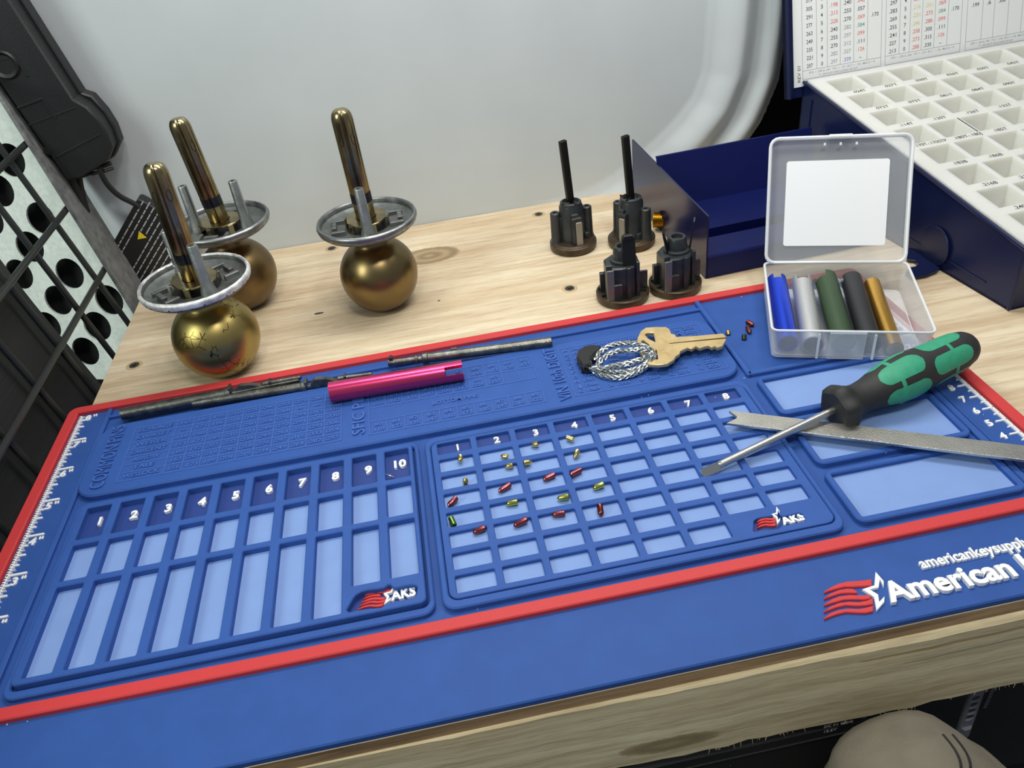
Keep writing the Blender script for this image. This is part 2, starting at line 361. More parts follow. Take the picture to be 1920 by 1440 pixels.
# ------------------------------------------------------------------ setting
def heightwall():
    """van side panel: flat field, and the pressed ribs that run round its corner"""
    path = [(46.6, 40), (46.6, 14), (46.5, 11), (46.3, 8.6), (45.6, 6.8), (44.2, 5.2), (42.4, 3.7), (40.6, 2.4), (38.6, 1.2), (36.4, .35), (33, -.2), (25, -.6), (-20, -1.0)]
    P = [Vector(p) for p in path]
    def sd(x, z):
        q = Vector((x, z)); best = 1e9
        for a, b_ in zip(P, P[1:]):
            e = b_ - a; t = max(0, min(1, (q - a).dot(e) / e.dot(e))); c = a + e * t; d = (q - c); s = e.x * (q.y - a.y) - e.y * (q.x - a.x)
            if d.length < abs(best): best = d.length if s > 0 else -d.length
        return best
    def sm(a, b_, t): t = max(0, min(1, (t - a) / (b_ - a))); return t * t * (3 - 2 * t)
    def h(d):     # towards the room (-y) as a function of the distance outside the outline
        k = .10 * sm(-.15, .1, d) + .9 * sm(.1, 2.5, d) - 1.5 * sm(2.4, 4.3, d) + 1.1 * sm(4.1, 5.3, d) - 1.8 * sm(5.3, 7.2, d) - 3 * max(0, d - 7.1)
        return k
    xs = [-2.2 + i * .95 for i in range(36)] + [32 + i * .22 for i in range(97)]; zs = [-8 + i * 1.0 for i in range(6)] + [-2 + i * .3 for i in range(90)] + [25 + i * 3 for i in range(6)]
    V = []; F = []; ok = {}
    for j, z in enumerate(zs):
        for i, x in enumerate(xs):
            d = sd(x, z); V.append((x, 40.45 + .0 * z - h(max(-1, d)), z)); ok[i, j] = d < 8.2
    n = len(xs)
    for j in range(len(zs) - 1):
        for i in range(n - 1):
            if ok[i, j] or ok[i + 1, j] or ok[i, j + 1]: F.append((j * n + i, j * n + i + 1, (j + 1) * n + i + 1, (j + 1) * n + i))
    return V, F
m = MB(); V, F = heightwall(); m.add(V, F)
WALL = mat('grey van paint', (.55, .59, .61), .42, 0, bump=.12, bscale=25, var=.03, vscale=1.5, spec=.45)
wall = m.build('wall_back', WALL, smooth=60, kind='structure')
sol = wall.modifiers.new('thick', 'SOLIDIFY'); sol.thickness = .001; sol.offset = 1
m = MB()
for (px, py, r) in ((1262, 47, .13), (1004, 80, .07), (685, 140, .16), (1005, 78, .05), (352, 194, .05), (1175, 45, .05)):
    p = aty(px, py, 40.43); m.lathe([(0, 0), (r, 0), (r * .6, .03), (0, .03)], 10, frame(p, z=(0, -1, 0)))
m.build('scuff_mark', mat('wall scuffs', (.28, .28, .27), .7), wall)
m = MB(); m.box((55, 47.5, 15), (40, .5, 60)); m.build('dark_gap_backdrop', DARK, kind='structure')  # dark sheet standing in for the unlit gap beside the van panel
m = MB(); m.box((20, 10, -40), (200, 160, 1)); m.build('floor', DARK, kind='structure')
m = MB(); m.box((-20, 50, 10), (60, .5, 80)); m.build('dark_hole_backdrop', DARK, kind='structure')  # added dark backdrop so no pale background shows through the sheet holes

# ------------------------------------------------------------------ workbench
bench = empty('workbench', (35, 18, -2), 'pine plywood bench top with a rough timber rail along its front edge', 'workbench')
m = MB(); m.prism([rrect(.2, -4.34, 90, 40.3, .05)], -.75, 0, .05); m.build('plywood_top', PLY, bench)
m = MB(); m.add([(.25, -4.36, -.72), (90, -4.36, -.72), (90, -4.36, -.03), (.25, -4.36, -.03)], [(0, 1, 2, 3)]); m.build('plywood_edge', PLYE, bench)
m = MB()
y0 = lambda x: -4.42 - .012 * (x - 14) - (.06 * math.sin(x * .7) + .03 * math.sin(x * 2.3) if x > 20 else 0) * .5
xs = [.3 + i * .9 for i in range(101)]; V = []; F = []
for x in xs:
    r = random.random()
    V += [(x, y0(x), -.70), (x, y0(x) - .02, -5.35 - .06 * math.sin(x * 3.1) - .05 * r), (x, -1, -5.35), (x, -1, -.76)]
for i in range(len(xs) - 1):
    for k in range(4): a = i * 4; F.append((a + k, a + (k + 1) % 4, a + 4 + (k + 1) % 4, a + 4 + k))
F += [(0, 3, 2, 1), tuple(len(V) - 4 + i for i in range(4))]
m.add(V, [f[::-1] for f in F]); rail = m.build('front_rail', PINE, bench)
m = MB()
for i in range(46):
    x = 30 + random.random() * 16; L_ = .08 + .25 * random.random() ** 2; m.cyl((x, y0(x) + .02, -5.3), (x + random.uniform(-.1, .1), y0(x) - .03, -5.42 - L_), .018, .004, 5)
m.build('splinters', mat('pale splinters', (.62, .5, .33), .7), rail, kind='stuff')
for (px, py, lab) in ((252, 685, 0), (622, 466, 1), (1068, 541, 2), (1010, 402, 3)):
    c = at(px, py, 0); m = MB()
    m.lathe([(.0, .012), (.5, .012), (.56, .001)], 20, T(c), 1)
    m.lathe([(.34, -.02), (.33, .035), (.12, .03), (.1, .012), (0, .012)], 20, T(c), 0)
    for k in range(3): m.box((0, 0, .034), (.34, .05, .01), T(c) @ RZ(60 * k + 12), 2)
    m.build('wood_screw', [DSTEEL, mat('screw dimple', (.50, .36, .2), .7), BLKSTEEL], bench)

# ------------------------------------------------------------------ work mat
W, H0, H1, B = 48.78, .1, 20.3, .62
mato = empty('work_mat', (24, 8, 0), 'large blue silicone locksmith pinning mat with red border and white rulers', 'mat')
bow = lambda x: .17 * 4 * max(0, min(1, x / W)) * (1 - max(0, min(1, x / W)))
m = MB(); out = [(-B, H1 + B - .6), (-B, -4.3)] + [(W * i / 12, -4.33) for i in range(13)] + [(W + B, -4.3), (W + B, H1 + B - .6)] + [(W + B - .17, H1 + B - .17), (W + B - .6, H1 + B), (-B + .6, H1 + B), (-B + .17, H1 + B - .17)]
m.prism([out], 0.0, .3, .06); base = m.build('mat_base', BASEB, mato)
m = MB(); n = 24
o1 = [(W * i / n, H0 - B - bow(W * i / n)) for i in range(n + 1)]; o1 = [(-B, H0 - B)] + o1 + [(W + B, H0 - B)] + rrect(-B, 0, W + B, H1 + B, .55)[5:15]
i1 = [(W * i / n, H0 - bow(W * i / n)) for i in range(n + 1)] + [(W, H1), (0, H1)]
m.prism([o1, i1], .29, .56, .05); m.build('red_border', RED, mato)
# moulded ribs, panels and the compartment walls (same silicone)
m = MB()
m.prism([rrect(1.78, .25, 2.05, 20.25, .1)], .29, .50, .05)
m.prism([rrect(2.0, 19.3, 38.5, 19.52, .05)], .29, .50, .05)
m.prism([rrect(38.42, 11.95, 38.72, 20.28, .1)], .29, .55, .06)
m.prism([rrect(38.5, 11.95, 46.7, 12.25, .1)], .29, .55, .06)
m.prism([rrect(46.55, .35, 46.9, 20.25, .1)], .29, .50, .05)
m.prism([rrect(47.05, .35, 47.2, 20.25, .05)], .29, .36, .03)
m.build('divider_ribs', BLUE, mato)
m = MB(); m.box((42.6, 16.2, .325), (7.7, 7.6, .05)); m.build('compartment_floor', BASEB, mato)
PZ = .66
m = MB(); m.prism([rrect(2.05, 12.02, 38.25, 18.15, 1.15, 6)], .29, PZ, .08); panel = m.build('chart_panel', BLUE, mato)
# embossed charts
PANI = mat('lightened emboss blue', (.05, .13, .44), .5, spec=.5)  # lighter than the panel: highlights and wear on raised edges put into colour
ptop = PZ - .002
def line(m, a, b_, wdt=.055, z=ptop, h=.04):
    h += .004 * (abs(a[0] - b_[0]) < 1e-6)
    a = Vector(a[:2]); b_ = Vector(b_[:2]); d = (b_ - a); L_ = d.length; A = T((a.x, a.y, 0)) @ RZ(math.degrees(math.atan2(d.y, d.x)))
    m.prism([[(-wdt / 2, -wdt / 2), (L_ + wdt / 2, -wdt / 2), (L_ + wdt / 2, wdt / 2), (-wdt / 2, wdt / 2)]], z, z + h, .012, A)
def emb(m, s, x, y, size, rot=0, ax=.5, ay=.5, width=None, off=.015):
    m.text(s, T((x, y, ptop)) @ RZ(rot), size, .07 if size < .5 else .05, off, 0, ax, ay, width)
m = MB()
emb(m, 'COMMON PINS', 3.15, 15.15, .74, 90, width=5.3, off=0)
x0, x1, yb, yt = 4.15, 16.0, 12.75, 17.35
rows = ['SCHLAGE .165 .180 .195 .210 .225 .240 .255 .270 .285 .300', 'KWIKSET - .171 .186 .218 .240 .254 .268 - - -', 'WEISER .168 .188 .204 .222 .240 .258 .276 .294 .312 .330',
        'SARGENT .151 .171 .189 .210 .231 .249 .270 .291 .309 .330', 'ARROW .180 .192 .207 .222 .234 .249 .261 .276 .291 .306', 'YALE .163 .201 .219 .240 .258 .276 .297 .315 .333 .354', 'WESLOCK .156 .171 .189 .204 .219 .234 .249 .264 .282 .297']
rh = (yt - yb) / 7; nw = 2.4; cwid = (x1 - x0 - nw) / 10
for i in range(8): line(m, (x0, yb + i * rh), (x1, yb + i * rh))
for i in [-nw / cwid] + list(range(11)): line(m, (x0 + nw + i * cwid, yb), (x0 + nw + i * cwid, yt))
for i, r in enumerate(rows):
    c = r.split(); y = yt - (i + .5) * rh; emb(m, c[0], x0 + nw / 2, y, .30, width=min(1.9, .29 * len(c[0])))
    for j, s in enumerate(c[1:]): emb(m, s, x0 + nw + (j + .5) * cwid, y, .27, width=.72 if len(s) > 1 else .3)
emb(m, 'SFIC PINS', 16.95, 15.1, .68, 90, width=4.4, off=0)
x0, x1 = 17.55, 27.25; cw_ = (x1 - x0) / 10
def cells(y0_, y1_, vals, last=True):
    for i in range(11): line(m, (x0 + i * cw_, y0_), (x0 + i * cw_, y1_))
    if y0_ != 16.25: line(m, (x0, y0_), (x1, y0_))
    line(m, (x0, y1_), (x1, y1_))
    for i, v in enumerate(vals):
        if v: a, c = v.split(); emb(m, a, x0 + (i + .5) * cw_, y0_ + (y1_ - y0_) * .7, .26, width=.42); emb(m, c, x0 + (i + .5) * cw_, y0_ + (y1_ - y0_) * .28, .26, width=.66)
cells(16.25, 17.4, ['#2 .025', '#3 .037', '#4 .050', '#5 .063', '#6 .076', '#7 .087', '#8 .100', '#9 .112', '#10 .125', '#11 .137'])
cells(15.1, 16.25, ['#12 .150', '#13 .162', '#14 .175', '#15 .187', '#16 .200', '#17 .212', '#18 .225', '#19 .237', '', ''])
cells(12.75, 13.85, ['#0 .110', '#1 .122', '#2 .135', '#3 .147', '#4 .160', '#5 .172', '#6 .185', '#7 .197', '#8 .210', '#9 .222'])
line(m, (x0, 13.85), (x0, 15.1)); line(m, (x1, 13.85), (x1, 15.1))
emb(m, 'BOTTOM PINS', 22.4, 14.45, .3, width=2.6)
emb(m, 'VIN 10th DIGIT', 28.35, 15.1, .68, 90, width=5.2, off=0)
x0, x1, yb, yt = 28.95, 37.6, 12.75, 17.5
for a, b_ in (((x0, yb), (x1, yb)), ((x1, yb), (x1, yt)), ((x1, yt), (x0, yt)), ((x0, yt), (x0, yb))): line(m, a, b_)
cols = [('ABCDEFGHJK', 1980), ('LMNPRSTVWX', 1990), ('Y123456789', 2000), ('ABCDEFGHJK', 2010), ('LMNPRSTVWX', 2020)]
for j, (ls, yr) in enumerate(cols):
    for i, ch in enumerate(ls):
        y = yt - .28 - i * .462; x = x0 + .35 + j * 1.72; emb(m, ch, x, y, .25, width=.24); emb(m, str(yr + i), x + .72, y, .27, width=.68)
m.build('embossed_charts', PANI, panel)
# ruler on the left in inches, on the right in centimetres
m = MB(); rz = .295
m.box((.16, 10.2, rz + .045), (.14, 19.9, .09), ch=.02)
for k in range(1, 128):
    y = k * 2.54 / 16
    if y > 20.1: break
    L_, wd = (1.0, .13) if k % 16 == 0 else (.52, .12) if k % 8 == 0 else (.42, .11) if k % 4 == 0 else (.36, .11) if k % 2 == 0 else (.26, .10)
    if L_ > .5 or k % 4 == 0: m.prism([rrect(.1, y - wd / 2, .1 + L_, y + wd / 2, wd * .48, 3)], rz, rz + .09, .02)
    else: m.prism([[(.1, y - wd / 2), (.1 + L_, y - .015), (.1 + L_, y + .015), (.1, y + wd / 2)]], rz, rz + .09, .01)
for n_ in range(1, 9):
    y = n_ * 2.54 - (.16 if n_ < 8 else .2); m.text(str(n_), T((.66, y - .5, rz)), .46, .06, .035, 0, .5, 0)
    for q in (0, .13): m.prism([rrect(.92 + q, y - .2, 1.0 + q, y, .03)], rz, rz + .08, .015)
m.build('inch_ruler', WHITE, mato)
m = MB(); m.box((48.66, 10.2, rz + .045), (.12, 19.9, .09), ch=.02)
for k in range(1, 203):
    y = k * .1; L_, wd = (.56, .085) if k % 10 == 0 else (.34, .07) if k % 5 == 0 else (.2, .05)
    m.prism([rrect(48.7 - L_ - (.04 if k % 10 == 0 else 0), y - wd / 2, 48.7, y + wd / 2, wd * .4, 2)], rz, rz + .09, .012)
for n_ in range(1, 21): m.text(str(n_), T((47.75, n_ - .02, rz)), .42, .07, .03, 0, .5, .5)
m.build('centimetre_ruler', WHITE, mato)
# tray surrounds
m = MB(); m.prism([rrect(2.45, .32, 20.08, 11.62, .55), rrect(2.72, .72, 19.83, 11.3, .3)], .29, .56, .06); m.build('tray_surround', BLUE, mato)
m = MB(); m.prism([rrect(20.4, .28, 38.02, 11.6, .6), rrect(20.68, .72, 37.78, 11.18, .45)], .29, .60, .06); m.build('tray_surround', BLUE, mato)
for (bx0, by0, bx1, by1) in ((38.62, 8.15, 46.42, 11.5), (38.62, 4.22, 46.42, 7.82), (38.55, .4, 46.42, 3.8)):
    m = MB(); m.prism([rrect(bx0, by0, bx1, by1, .45), rrect(bx0 + .3, by0 + .34, bx1 - .3, by1 - .3, .1)], .29, .62, .06); q = m.build('open_compartment', BLUE, mato)
    m = MB(); m.box(((bx0 + bx1) / 2, (by0 + by1) / 2 + .01, .335), (bx1 - bx0 - .55, by1 - by0 - .6, .07)); m.build('light_floor', SKY, q)

# logo: wavy stripes and half a star, taken as shapes and laid flat
C1 = lambda x, y: at(1500 + x / 4.571, 980 + y / 4.571, .33)
STR = [[(205, 598), (265, 560), (330, 530), (400, 513), (480, 508), (560, 500), (612, 493), (615, 548), (540, 555), (450, 560), (380, 560), (300, 580), (250, 595), (205, 612)],
       [(205, 655), (260, 615), (330, 585), (400, 573), (450, 575), (490, 598), (488, 614), (420, 612), (350, 616), (290, 634), (240, 652), (205, 666)],
       [(205, 710), (265, 668), (330, 640), (420, 628), (500, 630), (570, 628), (605, 640), (600, 662), (540, 670), (460, 667), (380, 670), (300, 692), (250, 706), (205, 722)],
       [(205, 768), (262, 725), (330, 697), (420, 685), (500, 690), (570, 676), (622, 655), (625, 708), (560, 720), (480, 724), (390, 718), (310, 737), (250, 760), (205, 779)],
       [(205, 825), (262, 782), (330, 756), (420, 744), (500, 748), (570, 735), (628, 718), (626, 770), (560, 784), (480, 782), (390, 777), (310, 797), (250, 820), (205, 838)]]
STAR = [(645, 432), (635, 548), (530, 582), (632, 648), (655, 765), (720, 692), (722, 642), (676, 690), (668, 628), (596, 584), (672, 568), (682, 495), (715, 560), (715, 512)]
W2 = lambda p: (C1(*p).x, C1(*p).y)
STR = [[W2(p) for p in s] for s in STR]; STAR = [W2(p) for p in STAR]
lx0 = min(p[0] for s in STR for p in s); ly0 = min(p[1] for p in STAR); LW = max(p[0] for p in STAR) - lx0; LH = max(p[1] for p in STAR) - ly0
def logo(parent, ox, oy, z, wd, ht, h, sub=None):
    kx = wd / LW; ky = ht / LH; f_ = lambda p: (ox + (p[0] - lx0) * kx, oy + (p[1] - ly0) * ky)
    for s in STR:
        m = MB(); m.prism([[f_(p) for p in s]], z, z + h, min(h * .25, LW and wd / LW * .03)); m.build('logo_stripe', RED, parent)
    m = MB(); m.prism([[f_(p) for p in STAR]], z, z + h * (1.15 if wd > 3 else 1.7), min(h * .2, wd / LW * .02)); m.build('logo_star', WHITE, parent)
logo(mato, lx0, ly0, .295, LW, LH, .12)
def lettering(parent, s, p0, p1, cap, z, extr, off, name='lettering', M=None):
    m = MB(); d = p1 - p0; m.text(s, T((p0.x, p0.y, z)) @ RZ(math.degrees(math.atan2(d.y, d.x))), cap, extr, off, 0, 0, 0, d.length); return m.build(name, WHITE, parent)
a = at(1669, 1133, .33); b_ = at(1901, 1075, .33); cap = 1.0
L8 = (b_ - a).length
vs, _ = text_geo('American', .1, .03); w8 = max(v.x for v in vs) - min(v.x for v in vs)
vs, _ = text_geo('American Key Supply', .1, .03); wf = max(v.x for v in vs) - min(v.x for v in vs)
lettering(mato, 'American Key Supply', a, Vector((a.x + L8 * wf / w8, a.y, .33)), .92, .295, .07, .03)
a2 = at(1729, 1068, .33); vs, _ = text_geo('americankeysuppl', .1, .02); w1 = max(v.x for v in vs); vs, _ = text_geo('americankeysupply.com', .1, .02); w2 = max(v.x for v in vs)
b2 = at(1916, 1022, .33); lettering(mato, 'americankeysupply.com', a2, Vector((a2.x + (b2 - a2).length * w2 / w1, a2.y, .33)), .50, .295, .09, .02)
# specks of dust on the mat
m = MB()
for (px, py, r) in ((13, 1358, .035), (51, 1352, .025), (26, 1297, .025), (1390, 561, .03), (895, 1142, .02), (1866, 967, .03), (1842, 783, .02), (1480, 999, .02), (1341, 750, .025), (1203, 750, .02), (1660, 855, .02), (1395, 714, .03), (930, 1142, .02), (1216, 746, .02), (880, 790, .015)):
    p = at(px, py, .31); m.lathe([(0, 0), (r, 0), (0, r)], 6, T((p.x, p.y, .30 if py > 900 or px < 60 else .5)))
m.build('dust', WHITE, mato, kind='stuff')

# ------------------------------------------------------------------ the two pinning trays
def tray(label, x0, y0, x1, y1, r, z0, z1, hdr, cellr, logoout, ch, fz):
    t = empty('pinning_tray', ((x0 + x1) / 2, (y0 + y1) / 2, z0), label, 'tray')
    m = MB(); m.prism([rrect(x0, y0, x1, y1, r)] + [rrect(*c, .07, 2) for c in hdr + cellr] + [logoout], z0, z1, ch); m.build('tray_grid', BLUE, t)
    m = MB(); m.box(((x0 + x1) / 2, (y0 + y1) / 2, (z0 + fz) / 2), (x1 - x0 - .3, y1 - y0 - .3, fz - z0 - .01)); m.build('tray_bottom', NAVY, t)
    m = MB()
    for c in cellr: m.prism([[(c[0] - .02, c[1] - .02), (c[2] + .02, c[1] - .02), (c[2] + .02, c[3] + .02), (c[0] - .02, c[3] + .02)]], fz - .03, fz, 0)
    m.build('light_cell_floor', SKY, t)
    return t
C6 = lambda x, y, z: (at(640 + x / 12, 1080 + y / 12, z).x, at(640 + x / 12, 1080 + y / 12, z).y)
lo1 = [C6(x, y, .78) for x, y in [(118, 765), (170, 670), (270, 500), (330, 425), (450, 355), (600, 315), (800, 292), (950, 268), (1015, 225), (1060, 192), (1110, 192), (1140, 235), (1190, 268), (1300, 252), (1450, 218), (1600, 195), (1680, 205), (1715, 250), (1700, 330), (1690, 420), (1640, 480), (1500, 512), (1130, 588), (1000, 630), (900, 705), (700, 725), (380, 762), (180, 810)]]
hd = [(3.16 + 1.683 * i, 8.75, 3.16 + 1.683 * i + 1.24, 10.95) for i in range(10)]
cl = [(x, 6.15, X, 8.38) for (x, _, X, _) in hd] + [(x, 1.08 if i < 8 else 2.42, X, 5.80) for i, (x, _, X, _) in enumerate(hd)]
t1 = tray('raised blue pinning tray of ten tall numbered columns, left on the mat', 2.8, .78, 19.76, 11.24, .28, .3, .80, hd, cl, lo1, .045, .46)
for i, c in enumerate(hd):
    m = MB(); m.text(str(i + 1), T((c[0] + .80 - (.05 if i == 9 else 0), c[1] + 1.02, .46)), .52, .10, .035, 0, .5, 0); m.build('numeral', WHITE, t1)
Lw = C6(350, 750, .5)
lo = MB()
pA = Vector((*C6(335, 760, .52), 0)); pB = Vector((*C6(1030, 650, .52), 0))
logo(t1, pA.x + .05, pA.y - .1, .46, 1.68, 1.0, .09)
m = MB(); q = C6(1130, 588, .52); m.text('AKS', T((q[0] + .0, q[1] + .04, .46)) @ RZ(2), .5, .09, .035, 0, 0, 0, 1.06); m.build('lettering', WHITE, t1)
C7 = lambda x, y, z: (at(1400 + x / 16, 940 + y / 16, z).x, at(1400 + x / 16, 940 + y / 16, z).y)
lo2 = [C7(x, y, .6) for x, y in [(218, 580), (300, 515), (470, 468), (700, 442), (850, 420), (890, 352), (930, 335), (970, 348), (1010, 415), (1080, 440), (1300, 400), (1580, 335), (1685, 370), (1715, 450), (1768, 505), (1765, 560), (1700, 605), (1530, 640), (1330, 680), (1060, 735), (990, 790), (930, 825), (850, 838), (600, 850), (420, 868), (300, 898), (240, 905), (200, 880)]]
hd2 = [(21.04 + 2.075 * i, 10.12, 21.04 + 2.075 * i + 1.74, 11.0) for i in range(8)]
cl2 = [(x, 9.71 - 1.287 * k - .93, X, 9.71 - 1.287 * k) for i, (x, _, X, _) in enumerate(hd2) for k in range(7 if i < 6 else 6)]
t2 = tray('flat blue pinning tray of eight numbered columns holding small pins, centre of the mat', 20.72, .77, 37.74, 11.14, .42, .3, .60, hd2, cl2, lo2, .03, .40)
for i, c in enumerate(hd2):
    m = MB(); m.text(str(i + 1), T((c[0] + 1.05, c[1] + .2, .40)), .46, .09, .022, 0, .5, 0); m.build('numeral', WHITE, t2)
q = C7(335, 840, .5); logo(t2, q[0], q[1], .40, 1.3, .98, .12)
q = C7(1110, 725, .48); m = MB(); m.text('AKS', T((q[0], q[1] + .02, .40)) @ RZ(3), .44, .1, .035, 0, 0, 0, 1.08); m.build('lettering', WHITE, t2)

# ------------------------------------------------------------------ pins
def pin(kind, pf, pt, zf, zt, r, M_, label, tip=True, flip=None):
    """pin from its flat end (photo spot pf) to its pointed end pt"""
    a = at(*pf, zf); b_ = at(*pt, zt); L_ = (b_ - a).length; ch = .03
    pr = [(r - ch, 0), (r, ch)] + ([(r, L_ - r * 1.1), (r * .75, L_ - r * .55), (r * .2, L_)] if tip else [(r, L_ - ch), (r - ch, L_)])
    m = MB(); m.lathe(pr, 16, frame((0, 0, 0), z=b_ - a)); m.v = [v + a for v in m.v]
    return tag(m.build('lock_pin', M_, origin=(a + b_) / 2), label, 'lock pin', kind)
z5 = .545; zr = .74; zu = .60
GP = 'key pins set out in the tray'
def tp(x, y, k=4.8, ox=780, oy=700): return (ox + x / k, oy + y / k)
P_ = [
 ('brass', (396, 738), (403, 800), .74, .62, BRASSP, 'short brass pin lying across the rim just below the numeral 1', 1),
 ('brass', (828, 752), (762, 742), z5, z5, BRASSP, 'short brass pin in the top cell of column 2', 1),
 ('brass', (1102, 634), (1034, 644), .66, z5, BRASSP, 'short brass pin just below the numeral 3', 1),
 ('brass', (1358, 574), (1420, 598), .62, .62, BRASSP, 'stubby brass pin just below the numeral 4', 0),
 ('brass', (1455, 692), (1430, 765), .66, z5, BRASSP, 'short brass pin in the second cell of column 4', 1),
 ('brass', (874, 828), (800, 842), .60, z5, BRASSP, 'short brass pin in the second cell of column 2, pointing left', 1),
 ('brass', (968, 806), (1043, 796), .66, .62, BRASSP, 'short brass pin in the second cell of column 3, pointing right', 1),
 ('brass', (447, 998), (443, 938), .42, .80, BRASSP, 'brass pin standing on end in the second cell of column 1', 1),
 ('red', (366, 1118), (286, 1198), .62, z5, REDP, 'shiny red pin in the third cell of column 1', 1),
 ('red', (850, 998), (742, 1066), .60, z5, REDP, 'red pin in the third cell of column 2', 1),
 ('red', (1250, 908), (1143, 962), .60, z5, REDP, 'red pin in the third cell of column 3', 1),
 ('red', (1390, 916), (1486, 866), .62, .60, REDP, 'red pin in the third cell of column 4, flat end to the left', 0),
 ('green', (1690, 993), (1592, 1040), .66, z5, YGP, 'yellow green pin in the fourth cell of column 4', 1),
 ('green', (916, 1155), (808, 1178), .60, z5, YGP, 'yellow green pin in the fourth cell of column 2', 1),
 ('green', (1378, 1106), (1270, 1128), .66, z5, YGP, 'yellow green pin in the fourth cell of column 3', 1),
 ('green', (312, 1298), (345, 1372), .66, .60, GREENP, 'dark green pin in the fourth cell of column 1', 0),
 ('red', (624, 1386), (512, 1438), .62, z5, REDP, 'red pin in the fifth cell of column 1', 1),
 ('red', (1000, 1312), (878, 1376), .66, z5, REDP, 'red pin in the fifth cell of column 2', 1),
 ('red', (1342, 1258), (1222, 1274), .60, z5, REDP, 'red pin in the fifth cell of column 3', 1),
 ('brown', (1652, 1182), (1668, 1284), .68, z5, BROWNP, 'dark red pin pointing down in the fifth cell of column 4', 1)]
for k, pf, pt, zf, zt, M_, lab, tipped in P_: pin(GP, tp(*pf), tp(*pt), zf, zt, .142, M_, lab, bool(tipped))
def t3(x, y): return (1000 + x / 4.174, 520 + y / 4.174)
GL = 'loose pins in the upper right compartment'
pin(GL, t3(1527, 452), t3(1521, 408), .37, .60, .14, mat('dull brass', (.42, .30, .15), .35, 1), 'single dull brass pin left of the others near the key tip')
pin(GL, t3(1672, 345), t3(1726, 378), .49, .49, .14, BROWNP, 'dark red pin lying topmost of the loose cluster', True)
pin(GL, t3(1676, 388), t3(1696, 436), .49, .49, .14, mat('maroon anodised', (.16, .05, .05), .4, .9), 'maroon pin between the dark red and black pins of the loose cluster', True)
pin(GL, t3(1650, 490), t3(1650, 446), .36, .62, .14, mat('blackened brass', (.07, .075, .04), .4, .9), 'blackened pin standing lowest in the loose cluster', False)

# ------------------------------------------------------------------ plug follower (pink), spindles
p0 = at(619.5, 736, 1.26); p1 = at(868, 694, 1.26); L_ = (p1 - p0).length
m = MB(); m.shell(L_, .60, .50, 48, 60, lambda a_, s_: s_ > L_ - 1.0 and (26 < a_ < 74 or 206 < a_ < 254), frame((0, 0, 0), z=p1 - p0, x=(0, 0, 1))); m.v = [v + p0 for v in m.v]
tag(m.build('plug_follower', PINK, origin=(p0 + p1) / 2), 'pink anodised tube with notched right end lying across the raised chart', 'plug follower')

def spindle(a, b_, c, r, label, style):
    """rod from a to b with a latch head from b to c"""
    t = empty('lock_spindle', (a + c) / 2, label, 'spindle'); F_ = frame(a, x=c - a)
    L1 = (b_ - a).length; L2 = (c - a).length
    if style == 2:
        m = MB(); m.cyl((0, 0, 0), (L1, 0, 0), r * .72, n=24, M=F_, ch=.03); m.box((.22, .05, .2), (.22, .3, .42), F_); m.build('head', DSTEEL, t)
        m = MB(); m.cyl((L1 - .25, 0, 0), (L1 + .1, 0, 0), r * 1.2, n=24, M=F_, ch=.04); m.cyl((L1 - .7, 0, 0), (L1 - .5, 0, 0), r * .95, n=24, M=F_, ch=.03); m.build('collar', DSTEEL, t)
        m = MB(); m.cyl((L1, 0, 0), (L2, 0, 0), r, n=28, M=F_, ch=.04); m.box((L1 + 1.7, .2, .3), (.35, .18, .12), F_, ch=.02); m.build('rod', DSTEEL, t)
    else:
        m = MB(); m.shell(L1, r, r * .78, 32, 8, lambda a_, s_: False, F_ @ RY(90)); m.cyl((.25, 0, 0), (L1, 0, 0), r * .8, n=20, M=F_); m.build('rod', DSTEEL, t)
        m = MB(); m.box(((L1 + L2) / 2, 0, -.02), (L2 - L1, r * 1.25, r * 1.1), F_, ch=.05)
        m.cyl((L1 - .2, 0, .0), (L1 + .1, 0, 0), r * 1.15, n=20, M=F_, ch=.03)
        m.box((L1 + .12, .02, r * .9), (.16, .5, .38), F_, ch=.02); m.build('head', DSTEEL, t)
        m = MB(); m.add([(L1 + .35, -.2, .12), (L1 + 2.1, -.2, .08), (L1 + 2.1, .2, .08), (L1 + .35, .2, .12), (L1 + .7, -.16, .46), (L1 + 1.3, -.14, .4), (L1 + 1.3, .14, .4), (L1 + .7, .16, .46)],
              [(0, 1, 5, 4), (1, 2, 6, 5), (2, 3, 7, 6), (3, 0, 4, 7), (4, 5, 6, 7), (3, 2, 1, 0)], F_)
        m.cyl((L1 + 2.0, 0, .18), (L2 + .15, 0, .16), .17, .12, 14, M=F_, ch=.03); m.box((L1 + 2.45, 0, .2), (.14, .4, .42), F_, ch=.02); m.build('latch', DSTEEL, t)
    return t
z9 = .86
spindle(at(229, 777, z9), at(432, 734, z9), at(562, 712, z9 + .05), .36, 'thick oiled steel spindle farthest left in the slot behind the chart', 0)
spindle(at(363, 757, z9 - .1), at(572, 725, z9 - .1), at(694, 706, z9 - .1), .28, 'thinner oiled steel spindle overlapping the thick one and touching the pink tube', 1)
spindle(at(728, 681, z9), at(800, 671, z9), at(1035, 641, z9), .31, 'dark steel spindle with ringed head lying behind the pink tube', 2)

